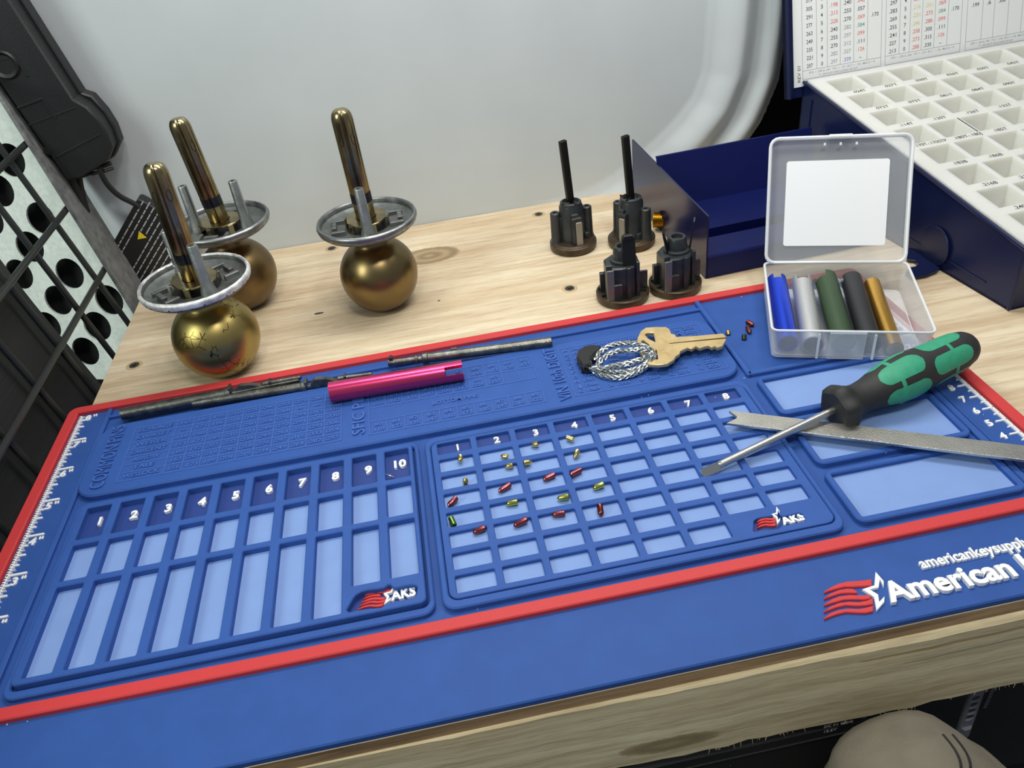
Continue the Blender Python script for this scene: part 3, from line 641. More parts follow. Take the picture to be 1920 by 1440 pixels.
# ------------------------------------------------------------------ key and cable
zk = 1.12
K = lambda x, y: (t3(x, y))
def kp(x, y): p = at(*K(x, y), zk); return (p.x, p.y)
outl = [(805, 545), (818, 490), (840, 442), (880, 414), (960, 409), (1040, 410), (1068, 428), (1080, 462), (1108, 468), (1120, 488), (1300, 476), (1485, 460), (1508, 486), (1508, 508), (1478, 560), (1440, 572), (1420, 560), (1395, 572), (1368, 556), (1345, 562), (1300, 577), (1272, 560), (1240, 582), (1210, 572), (1150, 600), (1145, 620), (1115, 640), (1100, 668), (1050, 698), (980, 706), (908, 703), (872, 680), (848, 622), (806, 565)]
hol = [[(872, 468), (895, 455), (942, 452), (956, 528), (900, 500)], [(846, 518), (862, 512), (908, 548), (900, 580), (868, 590), (848, 560)], [(932, 612), (966, 582), (974, 664), (900, 655)]]
key = empty('door_key', at(1260, 650, zk), 'brass house key lying on the charts with a braided cable through its bow', 'key')
m = MB(); m.prism([[kp(*p) for p in outl]] + [[kp(*p) for p in h_] for h_ in hol], zk, zk + .2, .03); m.build('key_blank', KEYB, key)
ga = Vector((*kp(1065, 540), 0)); gb = Vector((*kp(1508, 497), 0)); m = MB(); dd = gb - ga
m.prism([[(0, -.035), (dd.length, -.07), (dd.length, .07), (0, .035)]], zk + .199, zk + .204, 0, T(ga) @ RZ(math.degrees(math.atan2(dd.y, dd.x)))); m.build('blade_groove', mat('dark groove', (.16, .10, .04), .4, 1), key)  # groove drawn as a thin dark strip on the flat blade
m = MB(); q = kp(1035, 610); m.text('KW1', T((q[0], q[1], zk + .195)) @ RZ(-72), .26, .03, .01, 0, .5, .5); q = kp(1030, 520); m.text('USA', T((q[0], q[1], zk + .195)) @ RZ(-72), .22, .03, .01, 0, .5, .5); m.build('stamped_letters', KEYB, key)
cab = empty('cable_loop', at(1150, 680, .9), 'coiled silver braided wire cable with its ends wrapped in black tape', 'cable')
WIREB = mat('braided galvanised wire', (.62, .66, .66), .3, 1)
nt = WIREB.node_tree; N = nt.nodes
tcn = N.new('ShaderNodeTexCoord'); wv = N.new('ShaderNodeTexVoronoi'); wv.inputs['Scale'].default_value = 650; bp = N.new('ShaderNodeBump'); bp.inputs['Strength'].default_value = 1; bp.inputs['Distance'].default_value = .0008
nt.links.new(tcn.outputs['Object'], wv.inputs[0]); nt.links.new(wv.outputs[0], bp.inputs['Height']); nt.links.new(bp.outputs[0], N['Principled BSDF'].inputs['Normal'])
cr = N.new('ShaderNodeValToRGB'); cr.color_ramp.elements[0].color = (.8, .83, .83, 1); cr.color_ramp.elements[1].color = (.12, .14, .14, 1); cr.color_ramp.elements[1].position = .8
nt.links.new(wv.outputs[0], cr.inputs[0]); nt.links.new(cr.outputs[0], N['Principled BSDF'].inputs['Base Color'])
def lp(x, y, z): return at(*K(x, y), z)
def spline(pts, n=8):
    P = [Vector(p) for p in pts]; N_ = len(P); out = []
    for i in range(N_ - 1):
        a, b1, c, d = P[max(0, i - 1)], P[i], P[i + 1], P[min(N_ - 1, i + 2)]
        for k in range(n):
            t = k / n; out.append(.5 * ((2 * b1) + (-a + c) * t + (2 * a - 5 * b1 + 4 * c - d) * t * t + (-a + 3 * b1 - 3 * c + d) * t ** 3))
    return out + [P[-1]]
loops_ = [[(480, 655, .85), (520, 590, 1.1), (600, 540, 1.35), (700, 518, 1.5), (800, 520, 1.55), (880, 550, 1.6), (925, 590, 1.55), (915, 650, 1.3), (840, 705, 1.05), (740, 735, .9), (620, 740, .85), (500, 725, .85), (430, 700, .85)],
          [(500, 700, 1.0), (530, 650, 1.25), (600, 600, 1.45), (690, 575, 1.6), (780, 572, 1.75), (860, 565, 1.85), (905, 590, 1.6), (870, 630, 1.4), (770, 665, 1.25), (650, 690, 1.15), (540, 715, 1.05), (440, 715, 1.0)],
          [(450, 700, .82), (520, 760, .82), (620, 785, .82), (720, 775, .84), (830, 735, .9), (920, 660, 1.05), (942, 600, 1.35), (900, 560, 1.75), (830, 560, 1.7)]]
WR = mat('twisted wire strand', (.78, .80, .80), .25, 1)
for pts in loops_:
    path = spline([lp(*p) for p in pts], 10); m = MB(); m.tube(path, .13, 10, mi=1)
    for sgn in (1, -1):                                   # the braid: strands wound both ways round the core
        for k in range(4):
            q = []; s_ = 0; up = Vector((0, 0, 1))
            for i, p in enumerate(path):
                d = (path[min(i + 1, len(path) - 1)] - path[max(i - 1, 0)]).normalized(); u = (up - d * up.dot(d)).normalized(); v = d.cross(u)
                if i: s_ += (p - path[i - 1]).length
                t = sgn * s_ * 4.2 + k * math.pi / 2; q.append(p + (u * math.cos(t) + v * math.sin(t)) * .135)
            m.tube(q, .035, 5, mi=0)
    m.build('braided_strand', [WR, mat('dark braid core', (.10, .12, .12), .5, .6)], cab, smooth=60)
m = MB(); q0 = lp(425, 640, 1.05)
tp_ = [(-.55, -.75, .6), (-.2, -.95, .6), (.1, -.8, .62), (.15, -.2, .7), (.55, .2, .8), (1.0, .55, .85), (1.0, .95, .8), (.5, 1.2, .8), (0, 1.15, .7), (-.4, .8, .65), (-.6, .2, .6)]
m.prism([[(q0.x + x, q0.y + y) for x, y, _ in tp_]], .68, 1.25, .12); m.build('tape_wrap', TAPE, cab)
m = MB(); q1 = lp(425, 705, .95); m.lathe([(.30, -.1), (.34, .1), (.26, .3), (.18, .32), (.15, .12), (0, .1)], 12, frame(q1, z=(-.2, -.7, .35))); m.build('tape_end', TAPE, cab)

# ------------------------------------------------------------------ screwdriver
P0 = at(1316, 888, .72); Pb = at(1697, 705, 1.80); ax_ = (Pb - P0).normalized(); FS = frame(P0, x=(0, 0, 1), z=ax_)
Lc = (at(1566, 770, 1.45) - P0).length; Lt = (at(1826, 645, 2.15) - P0).length
sdv = empty('screwdriver', P0 + ax_ * 9, 'flat blade screwdriver with black and green handle lying across the mat', 'screwdriver')
m = MB(); pr = [(.19, .9), (.2, 1.3), (.2, Lc + .3)]; m.lathe(pr, 24, FS)
m.add([(-.035, -.21, 0), (.035, -.21, 0), (.035, .21, 0), (-.035, .21, 0), (-.14, -.19, .75), (.14, -.19, .75), (.14, .19, .75), (-.14, .19, .75), (-.16, -.14, 1.1), (.16, -.14, 1.1), (.16, .14, 1.1), (-.16, .14, 1.1)],
      [(3, 2, 1, 0), (0, 1, 5, 4), (1, 2, 6, 5), (2, 3, 7, 6), (3, 0, 4, 7), (4, 5, 9, 8), (5, 6, 10, 9), (6, 7, 11, 10), (7, 4, 8, 11), (8, 9, 10, 11)], FS @ RZ(52))
m.build('shaft', STEEL, sdv)
HL = Lt - Lc
prof = [(0, .30), (0, .92), (.12, 1.06), (.55, 1.14), (.85, 1.02), (1.05, .84), (1.5, .78), (2.0, .82), (2.7, .97), (3.5, 1.14), (4.2, 1.19), (4.9, 1.16), (5.6, 1.10), (6.3, 1.06), (7.0, 1.05), (7.7, 1.0), (8.3, .86), (8.65, .62), (8.8, .3), (8.84, 0)]
ks = HL / 8.84
def rad(s_):
    for (a, ra), (b1, rb) in zip(prof[1:], prof[2:]):
        if a <= s_ <= b1: return ra + (rb - ra) * (s_ - a) / (b1 - a + 1e-9)
    return 0
m = MB(); n1 = 48; hexk = lambda t, z: 1 if z > Lc + 1.0 * ks else 1 + .07 * (math.cos(6 * t)) * (1 if z > Lc + .05 else .6)
m.lathe([(r_, Lc + s_ * ks) for s_, r_ in [prof[0]] + [(s_, rad(s_)) for s_ in [k * 8.84 / 60 for k in range(61)]]], n1, FS, 0, hexk); m.build('handle', BLKR, sdv, smooth=40)
def green(s_, t):
    t = t % 360
    def caps(sc, hl, hw, t0, per):
        for k in range(per):
            dt = (t - t0 - k * 360 / per + 180) % 360 - 180
            y = dt * math.pi / 180 * 1.1; x = s_ - sc
            xx = max(0, abs(x) - (hl - hw)); 
            if xx * xx + y * y < hw * hw: return True
        return False
    if caps(3.7, 1.25, .52, 20, 5) or caps(6.55, 1.25, .50, 56, 5): return True
    d = min(abs((t - 56 - 72 * k + 180) % 360 - 180) for k in range(5))
    if abs(s_ - 3.4) < .10 and d < 12: return True
    d = min(abs((t - 20 - 72 * k + 180) % 360 - 180) for k in range(5))
    return abs(s_ - 6.7) < .10 and d < 12
m = MB(); NS, NT = 150, 240; V = {}; vs = []; fs = []
def gv(i, j):
    j %= NT
    if (i, j) not in V:
        s_ = 2.2 + 6 * i / NS; t = 2 * math.pi * j / NT; r_ = rad(s_) + .012; V[i, j] = len(vs); vs.append((r_ * math.cos(t), r_ * math.sin(t), Lc + s_ * ks))
    return V[i, j]
for i in range(NS):
    for j in range(NT):
        if green(2.2 + 6 * (i + .5) / NS, (j + .5) * 360 / NT): fs.append((gv(i, j), gv(i, j + 1), gv(i + 1, j + 1), gv(i + 1, j)))
m.add(vs, fs, FS); m.build('grip_inserts', GREENR, sdv, smooth=60)

# flat notched steel bar
zb = .80
a = (at(1367, 772, zb) + at(1362, 798, zb)) / 2; b_ = (at(1920, 838, zb + .12) + at(1920, 868, zb + .12)) / 2; dd = b_ - a; e = a + dd * 1.35
FB = frame(a, x=dd); m = MB(); L_ = dd.length * 1.35; hw = .52
m.prism([[(0, -hw), (.05, -hw + .06), (.42, -.05), (.42, .08), (.0, hw - .05), (.08, hw), (L_, hw), (L_, -hw)]], 0, .15, .03, FB)
tag(m.build('steel_tweezer_blade', SATIN, origin=(a + b_) / 2), 'flat satin steel strip with V notched tip lying under the screwdriver shaft', 'metal strip')
m = MB(); pts = [at(1324 + 0, 0, 0)]
c0 = at(722, 889, .62); c1 = at(740, 897, .5); m.tube(spline([at(722, 888, .72), at(730, 891, .66), at(740, 896, .50)], 5), [.015] * 5 + [.035] * 5 + [.02], 6)
tag(m.build('metal_shaving', STEEL, origin=c0), 'tiny curled metal shaving below the numeral 10 of the raised tray', 'metal shaving')

# ------------------------------------------------------------------ door knobs
def door_knob(base, label, ballm, rim, postang, lean, sc=1.0):
    t = empty('doorknob', base, label, 'door knob', None); Bs = T(base)
    prof = [(0, 0), (.98, 0)]
    for k in range(13, 168, 7):
        th = math.radians(k)
        if k < 26: continue
        r_ = 2.62 * math.sin(th); z = 2.52 - (2.72 if k < 90 else 2.52) * math.cos(th)
        if k > 90 and r_ < 1.15: break
        prof.append((r_, z))
    prof += [(1.12, 4.95), (1.05, 5.15), (1.12, 5.32), (1.45, 5.5), (2.3, 5.72), (2.75, 5.85)]
    m = MB(); m.lathe(prof, 64, Bs); m.build('knob_ball', ballm, t, smooth=50)
    m = MB(); m.lathe([(2.6, 5.84), (3.0, 5.95), (3.22, 6.15), (3.28, 6.42), (3.22, 6.55), (3.12, 6.58), (3.04, 6.5), (3.0, 6.25), (2.7, 6.08), (1.5, 6.02), (1.3, 5.85), (0, 5.85)], 72, Bs); m.build('rose_plate', DULLZ, t, smooth=40)
    m = MB(); m.lathe([(3.235, 6.2), (3.30, 6.42), (3.235, 6.59), (3.12, 6.61), (3.05, 6.52), (3.12, 6.50), (3.2, 6.3)], 90, Bs, fr=lambda t_, z: 1 + .003 * math.sin(t_ * 31) + .003 * math.sin(t_ * 47), caps=False); m.build('rim', rim, t, smooth=60)
    R_ = Bs @ RZ(postang)
    # spring retainer: a folded plate with dark openings
    m = MB()
    pl = [(1.55 * math.cos(math.radians(a_)), 1.35 * math.sin(math.radians(a_))) for a_ in (0, 35, 70, 110, 145, 180, 215, 250, 290, 325)]
    m.prism([pl, circ(0, 0, .68, 16)], 6.52, 6.62, .02, R_)
    for a_ in (15, 75, 135, 195, 255, 315):
        m.box((1.42, 0, 6.25), (.08, .35, .65), R_ @ RZ(a_), ch=.01)
    m.build('retainer_plate', SPIND, t)
    m = MB(); m.lathe([(1.4, 5.87), (1.4, 5.93), (1.0, 5.93), (0, 5.93)], 32, Bs); m.build('retainer_recess', BLKSTEEL, t)
    for sx in (-1, 1):
        m = MB(); m.box((0, sx * 2.15, 6.2), (.9, .3, .4), R_, ch=.03); m.box((.9, sx * 1.9, 6.15), (.25, .9, .35), R_, ch=.03); m.box((-.9, sx * 1.9, 6.15), (.25, .9, .35), R_, ch=.03); m.build('cast_rib', DULLZ, t)
    for sx in (-1, 1):
        m = MB(); m.lathe([(.52, 6.0), (.48, 6.25), (.34, 6.7), (.30, 9.15), (.27, 9.2), (.15, 9.2), (.13, 8.9), (0, 8.9)], 20, R_ @ T((sx * 1.72, 0, 0))); q = m.build('screw_post', ZINC, t)
        if rim is CHIPW and sx < 0 or (rim is CHIPW and sx > 0):
            if sx == 1: continue
            m = MB(); m.lathe([(.345, 6.95), (.33, 7.1), (.322, 8.1), (.30, 8.3)], 20, R_ @ T((sx * 1.72, 0, 0)) , fr=lambda t_, z: 1 if 60 < math.degrees(t_) % 360 < 300 else .9, caps=False); m.build('white_paint', WHITE, q)
    # fluted half-round spindle with rounded, notched tip
    m = MB(); Hs = 7.25; A = Bs @ T((0, 0, 6.35)) @ Matrix.Rotation(math.radians(lean[0]), 4, 'Y') @ Matrix.Rotation(math.radians(lean[1]), 4, 'X') @ RZ(25)
    def fr(t_, z):
        d = math.degrees(t_) % 360; k = 1
        for g, wd, dp in ((250, 9, .16), (70, 26, .34), (310, 7, .07), (190, 7, .07)):
            e_ = abs((d - g + 180) % 360 - 180) / wd
            if e_ < 1: k -= dp * (1 - e_ * e_)
        return k
    pr = [(.64, 0), (.64, 1.0), (.66, 1.05), (.66, Hs - .7)] + [(.66 * math.cos(math.radians(a_)) ** .55, Hs - .7 + .7 * math.sin(math.radians(a_))) for a_ in (15, 30, 45, 60, 72, 82, 89)]
    m.lathe(pr, 72, A, fr=fr); sp = m.build('spindle', SPIND, t, smooth=45)
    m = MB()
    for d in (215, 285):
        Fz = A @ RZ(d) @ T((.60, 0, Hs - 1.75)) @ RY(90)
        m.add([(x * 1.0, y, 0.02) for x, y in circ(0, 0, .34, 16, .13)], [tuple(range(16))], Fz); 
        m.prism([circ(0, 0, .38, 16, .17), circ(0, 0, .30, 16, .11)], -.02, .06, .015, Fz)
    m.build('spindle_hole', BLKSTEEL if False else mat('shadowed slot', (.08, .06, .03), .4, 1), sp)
    if True:
        m = MB(); m.lathe([(.665, 1.35), (.672, 1.4), (.672, 1.95), (.665, 2.0)], 72, A, fr=fr, caps=False); m.build('heat_stain', mat('blued steel stain', (.07, .07, .08), .35, 1), sp)
    return t
door_knob((8.5, 23.2, 0), 'bright worn brass door knob with white chipped rim, nearest the mat', KNOB1, CHIPW, -55, (1.5, 0))
door_knob((8.9, 31.6, 0), 'antique brass door knob standing behind the bright worn knob at left', KNOB2, RIMG, -10, (-3.5, 0))
door_knob((18.85, 27.9, 0), 'antique brass door knob standing alone beside the dark oval wood knot', KNOB3, RIMG, -88, (-.6, 0))

# ------------------------------------------------------------------ lock cylinders
def cylinder(base, label, style, ang):
    t = empty('lock_cylinder', base, label, 'lock cylinder'); A = T(base) @ RZ(ang)
    m = MB(); m.lathe([(1.5, 0), (1.68, .08), (1.74, .25), (1.74, .55), (1.66, .62), (1.6, .62)] + ([(1.55, .52), (0, .52)] if style > 1 else [(1.5, .72), (0, .72)]), 48, T(base)); m.build('face_disc', BRONZE, t, smooth=35)
    Bm = MB()
    if style <= 1:
        Bm.lathe([(.98, .5), (.92, .9), (.88, 3.3), (.8, 3.45), (.78, 3.62), (.6, 3.7), (.5, 3.5), (0, 3.45)], 32, A)
        for sx in (-1, 1): Bm.lathe([(.52, .5), (.40, .9), (.36, 2.95), (.28, 3.02), (.16, 3.0), (.12, 2.8), (0, 2.8)], 20, A @ T((sx * 1.22, .1, 0)))
        Bm.box((0, -.95, 1.65), (.75, .5, 2.3), A, ch=.05); Bm.box((-.1, -.95, 2.9), (.5, .4, .35), A, ch=.04)
        Bm.box((.95, .2, .95), (.3, 1.5, .5), A, ch=.04); Bm.box((-.75, .1, 1.6), (.5, .5, 2.0), A, ch=.05); Bm.box((.8, .1, 1.5), (.5, .45, 1.9), A, ch=.05)
    else:
        Bm.prism([[(-1.15, -.95), (-.3, -1.1), (.5, -1.05), (1.05, -.6), (1.1, .5), (.5, 1.05), (-.5, 1.05), (-1.1, .5)]], .5, 2.75, .09, A)
        Bm.lathe([(.85, 2.7), (.85, 2.9), (.66, 2.95), (.62, 3.6), (.55, 3.75), (.38, 3.75), (.32, 3.5), (0, 3.45)], 28, A @ T((.1, .05, 0)))
        for (x, y, wx, wy, h_) in ((-1.05, -1.0, .4, .35, 2.6), (.2, -1.15, .25, .3, 2.3), (.85, -.85, .22, .3, 2.5), (1.25, -.3, .7, .12, 1.5), (1.3, .3, .8, .25, 1.1), (-.6, -1.15, .7, .3, 1.2), (-1.25, .3, .35, .3, 1.4)):
            Bm.box((x, y, .5 + h_ / 2), (wx, wy, h_), A, ch=.04)
        for a_ in (20, 160, 200, 340): Bm.box((1.35, 0, .6), (.5, .08, .2), A @ RZ(a_))
    Bm.build('housing', DZINC, t, smooth=35)
    m = MB()
    if style <= 1: m.prism([rrect(-.24, -.95, .24, .95, .1)], 0, .12, .03, A @ T((.12, -1.24, 1.55)) @ RX(90))
    else: m.prism([rrect(-.24, -1.1, .24, 1.1, .06)], 0, .12, .03, A @ T((-1.0, -1.2, 1.7)) @ RX(90))
    m.build('retaining_pin', mat('dull nickel', (.30, .275, .24), .45, .5) if style < 2 else mat('grey nickel', (.17, .165, .155), .4, .5), t)
    if style <= 1:
        lean = (-3.4, -3.8)[style]; F2 = T(base) @ T((0, 0, 3.4)) @ RY(lean * 1.0) @ RZ(20)
        m = MB(); m.prism([rrect(-.27, -.17, .27, .17, .06), rrect(-.17, -.08, .17, .08, .03)], 0, 4.75, .02, F2); m.build('tailpiece', BLKSTEEL, t)
        m = MB(); m.box((.15, -.5, 3.7), (.16, .5, .12), A, ch=.03); m.box((-.35, -.45, 3.7), (.6, .12, .12), A @ RZ(-20), ch=.03); m.build('spring_clip', BLKSTEEL, t)
    elif style == 2:
        m = MB(); m.prism([rrect(-.42, 0, .42, 2.1, .06)], 0, .14, .03, A @ T((.35, -.8, 2.5)) @ RX(80)); m.box((.3, -.62, 4.65), (.62, .3, .32), A, ch=.05); m.box((.1, -.4, 4.2), (.28, .3, .8), A, ch=.03); m.build('tailpiece', BLKSTEEL, t)
    else:
        m = MB()
        for (x, ln, tw) in ((-.55, 1.9, -14), (.85, 2.3, 8)):
            m.prism([[(-.22, 0), (.22, 0), (.26, ln * .5), (.08, ln), (-.12, ln * .9), (-.24, ln * .5)]], 0, .1, .02, A @ T((x, -.1, 2.6)) @ RY(tw) @ RZ(60) @ RX(90))
        m.build('tailpiece', BLKSTEEL, t)
    return t
cylinder((33.15, 31.6, 0), 'dark lock cylinder with long tailpiece, farther left of the two tall ones', 0, 6)
cylinder((37.35, 30.6, 0), 'dark lock cylinder with long tailpiece standing next to the navy box panel', 1, -52)
cylinder((34.55, 23.2, 0), 'short dark lock cylinder with bent flat clip, nearest the red border', 2, -4)
cylinder((38.15, 23.2, 0), 'short dark lock cylinder with two spread prongs in front of the navy box', 3, 4)
# threaded brass barrel, resting against the box panel
m = MB(); pr = [(0, 0), (.55, 0)]
for k in range(9): pr += [(.60, .03 + k * .13), (.52, .095 + k * .13)]
pr += [(.50, 1.2), (.50, 1.28), (0, 1.28)]
a = at(1226, 412, .85)
m.lathe(pr, 28, frame(a, z=(.88, -.47, .0)))
tag(m.build('threaded_barrel', mat('yellow brass', (.62, .42, .08), .28, 1), origin=a), 'short threaded brass barrel lying in front of the navy box panel', 'brass barrel')

# ------------------------------------------------------------------ open navy box (left)
d1 = Vector((-.055, .9985, 0)); e1 = Vector((.9985, .055, 0)); O = Vector((40.42, 23.65, 0)); FN = frame(O, x=e1, z=(0, 0, 1))
nb = empty('open_metal_box', O + e1 * 6 + d1 * 6, 'glossy navy metal box standing open behind the lock cylinders', 'metal box')
m = MB(); m.add([(0, 0, 0), (0, 12.2, 0), (0, 14.3, .3), (0, 14.3, 5.1), (0, 0, 4.55)] + [(.12, 0, 0), (.12, 12.2, 0), (.12, 14.3, .3), (.12, 14.3, 5.1), (.12, 0, 4.55)],
      [(0, 4, 3, 2, 1), (5, 6, 7, 8, 9), (0, 5, 9, 4), (4, 9, 8, 3), (3, 8, 7, 2), (2, 7, 6, 1), (1, 6, 5, 0)], FN); m.build('side_panel', NAVYM, nb)
m = MB(); Wd = 11.9
def sheet(mb, prof, x0_, x1_, th=.1):
    V = []; F = []
    for x in (x0_, x1_): V += [(x, y, z) for y, z in prof]
    n_ = len(prof); 
    for i in range(n_ - 1): F.append((i, i + 1, n_ + i + 1, n_ + i))
    mb.add(V, F, FN)
sheet(m, [(.05, .05), (0, .15), (0, 1.55), (.06, 1.62), (2.2, 1.75), (2.3, 1.5), (2.3, .3)], .1, Wd); o = m.build('front_lip', NAVYI, nb); s_ = o.modifiers.new('t', 'SOLIDIFY'); s_.thickness = .0008; o.data.polygons.foreach_set('use_smooth', [False] * len(o.data.polygons))
m = MB(); sheet(m, [(2.3, .25), (3.8, .25), (3.85, 1.6), (8.2, 1.7)], .1, Wd + 0); o = m.build('inner_shelf', NAVYI, nb); s_ = o.modifiers.new('t', 'SOLIDIFY'); s_.thickness = .0008; o.data.polygons.foreach_set('use_smooth', [False] * len(o.data.polygons))
m = MB(); sheet(m, [(8.2, .05), (8.2, 1.65), (9.4, 5.25), (9.5, 5.25)], .1, Wd + .5); o = m.build('back_panel', NAVYI, nb); s_ = o.modifiers.new('t', 'SOLIDIFY'); s_.thickness = .0008; o.data.polygons.foreach_set('use_smooth', [False] * len(o.data.polygons))
m = MB(); sheet(m, [(0, .04), (8.2, .04)], .1, Wd); m.build('bottom', NAVYI, nb)
m = MB(); m.lathe([(0, 0), (.07, .0), (.05, .05), (0, .06)], 10, FN @ T((.35, -.0, .55)) @ RX(90)); m.build('rivet', STEEL, nb)

# ------------------------------------------------------------------ key pin kit case (right)
CA = Vector((55.32, 13.96, 0)); dC = Vector((-.1253, .9921, 0)).normalized(); eC = Vector((math.cos(math.radians(2.9)), math.sin(math.radians(2.9)), 0))
Lk, hf, hb, Wc = 22.3, 4.0, 8.05, 36.0
kit = empty('pin_kit_case', CA + dC * 11 + eC * 15, 'navy metal pinning kit case with open lid and milky compartment tray', 'case')
def kc(u, v, z): return CA + eC * u + dC * v + Vector((0, 0, z))
top = lambda v: hf + (hb - hf) * v / Lk
def quadbox(mb, u0, v0, u1, v1, z0, zt, mi=0):
    P = [kc(u0, v0, z0), kc(u1, v0, z0), kc(u1, v1, z0), kc(u0, v1, z0)] + [kc(u, v, zt(v)) for u, v in ((u0, v0), (u1, v0), (u1, v1), (u0, v1))]
    mb.add(P, [(3, 2, 1, 0), (4, 5, 6, 7), (0, 1, 5, 4), (1, 2, 6, 5), (2, 3, 7, 6), (3, 0, 4, 7)], None, mi)
m = MB(); quadbox(m, 0, 0, .15, Lk, 0.02, top); quadbox(m, 0, 0, Wc, .15, .02, top); quadbox(m, 0, Lk - .15, Wc, Lk, .02, top); quadbox(m, Wc - .15, 0, Wc, Lk, .02, top); quadbox(m, 0, 0, Wc, Lk, .02, lambda v: .2)
body = m.build('case_body', CASE, kit)
m = MB(); m.tube([kc(-.02, 0, top(0) - .06), kc(-.02, Lk, top(Lk) - .06)], .12, 8); m.tube([kc(-.0, -.02, top(0) - .06), kc(Wc, -.02, top(0) - .06)], .12, 8); m.tube([kc(0, 0, .1), kc(0, 0, top(0))], .1, 8)
m.tube([kc(-.04, 2.0, .9), kc(-.04, Lk - 1, 1.0)], .04, 6); m.tube([kc(-.05, Lk - 1.3, .4), kc(-.05, Lk - 1.3, top(Lk - 1.3) - .8)], .04, 6); m.build('rolled_edge', CASE, body)
# tray in the sloping top: local frame u along front, v' down the slope from the rear edge
Q = kc(0, Lk, hb); dn = (kc(0, 0, hf) - Q).normalized(); nn = eC.cross(-dn).normalized()
def tq(u, v, h_): return Q + eC * u + dn * v + nn * h_
Ls = (kc(0, 0, hf) - Q).length
tw = MB()
SH = .0
cells_ = []
cu = lambda i: 1.25 + 2.49 * i
cv = lambda j: .80 + 2.68 * j
ncol, nrow = 13, 8
us = [.2]; 
hole_c = {(i, j): (cu(i), cv(j), cu(i) + 2.18, cv(j) + 2.0) for i in range(ncol) for j in range(nrow) if cv(j) + 1.9 < Ls - .4}
def pl(u, v): return (u, v)
loops = [[(.16, .18), (Wc - .16, .18), (Wc - .16, Ls - .18), (.16, Ls - .18)]] + [[(a_, b1), (c, b1), (c, d_), (a_, d_)] for a_, b1, c, d_ in hole_c.values()]
pts = [[Vector((p[0], p[1], 0)) for p in l] for l in loops]; flat = [p for l in loops for p in l]
F = []
for tri in tessellate_polygon(pts):
    A_, B_, C_ = [flat[i] for i in tri]; ar = (B_[0] - A_[0]) * (C_[1] - A_[1]) - (C_[0] - A_[0]) * (B_[1] - A_[1]); F.append(tuple(tri) if ar < 0 else tuple(tri)[::-1])
tw.add([tq(p[0], p[1], .14) for p in flat], F)
per = loops[0]
for i in range(4):
    a_, b1 = per[i], per[(i + 1) % 4]; tw.add([tq(*a_, .14), tq(*b1, .14), tq(*b1, -.3), tq(*a_, -.3)], [(0, 1, 2, 3)])
for (a_, b1, c, d_) in hole_c.values():        # each cell: a steep rear wall, side walls and a scooped floor
    D = -1.55; V = [tq(a_, b1, .14), tq(c, b1, .14), tq(c, d_, .14), tq(a_, d_, .14), tq(a_ + .22, b1 + .55, D), tq(c - .22, b1 + .55, D), tq(c - .22, d_ - .25, D), tq(a_ + .22, d_ - .25, D)]
    tw.add(V, [(0, 1, 5, 4), (1, 2, 6, 5), (2, 3, 7, 6), (3, 0, 4, 7), (4, 5, 6, 7)])
trayp = tw.build('compartment_tray', TRAYW, kit, smooth=None)
m = MB(); h1 = Vector(tq(cu(1) + 2.12 + .18, cv(3) - .0, .15)); h2 = tq(cu(1) + 2.12 + .18, cv(3) + 2.0, .15); m.tube([h1, h2], .03, 6); m.build('divider_strip', BLKSTEEL, trayp)
LAB = [['.024T', '.027T', '.030T', '.036T', '.039T', '.042T', '.045T', '.048T'], ['.072T', '.075T', '.081T', '.084T', '.090T', '.093T', '.096T', '.099T'], ['.114T', '.120T', '.126T', '.132T', '.138T', '.144T'], ['.170T-.170STP', '.180T-.180J', '.185T', '.165B', '.168B'], ['.183B', '.186B', '.189B', '.195B'], ['.216B', '.219B', '.222B'], ['.240B', '.249B', '.255B']]
Mt = Matrix.Identity(4)
for i, a_ in enumerate((eC, -dn, nn)):
    for r in range(3): Mt[r][i] = a_[r]
m = MB()
for j, row in enumerate(LAB):
    for i, s_ in enumerate(row):
        q = tq(cu(i) + 1.25 + (.0 if len(s_) < 8 else -.1 + .2 * i), cv(j) + 2.40, .135); M2 = Mt.copy(); M2.translation = q
        m.text(s_, M2, .30, .012, .004, 0, .5, 0, 1.02 if len(s_) < 8 else (2.3 if i == 0 else 2.0))
m.build('printed_sizes', INK, trayp)
m = MB()
for (i, j, n_, mi) in ((2, 1, 5, 0), (3, 1, 5, 2), (4, 1, 9, 1), (0, 1, 3, 0), (2, 2, 0, 0)):
    a_, b1, c, d_ = hole_c[i, j]
    for k in range(n_):
        u = a_ + .5 + 1.1 * random.random(); v = d_ - .35 - .3 * random.random(); q = tq(u, v, -1.38); m.cyl(q, q + Vector((random.uniform(-.25, .25), random.uniform(-.2, .2), .02)), .12, n=8, mi=mi)
m.build('spare_pins', [BRONZE, BROWNP, BRASSP], trayp, kind='stuff')
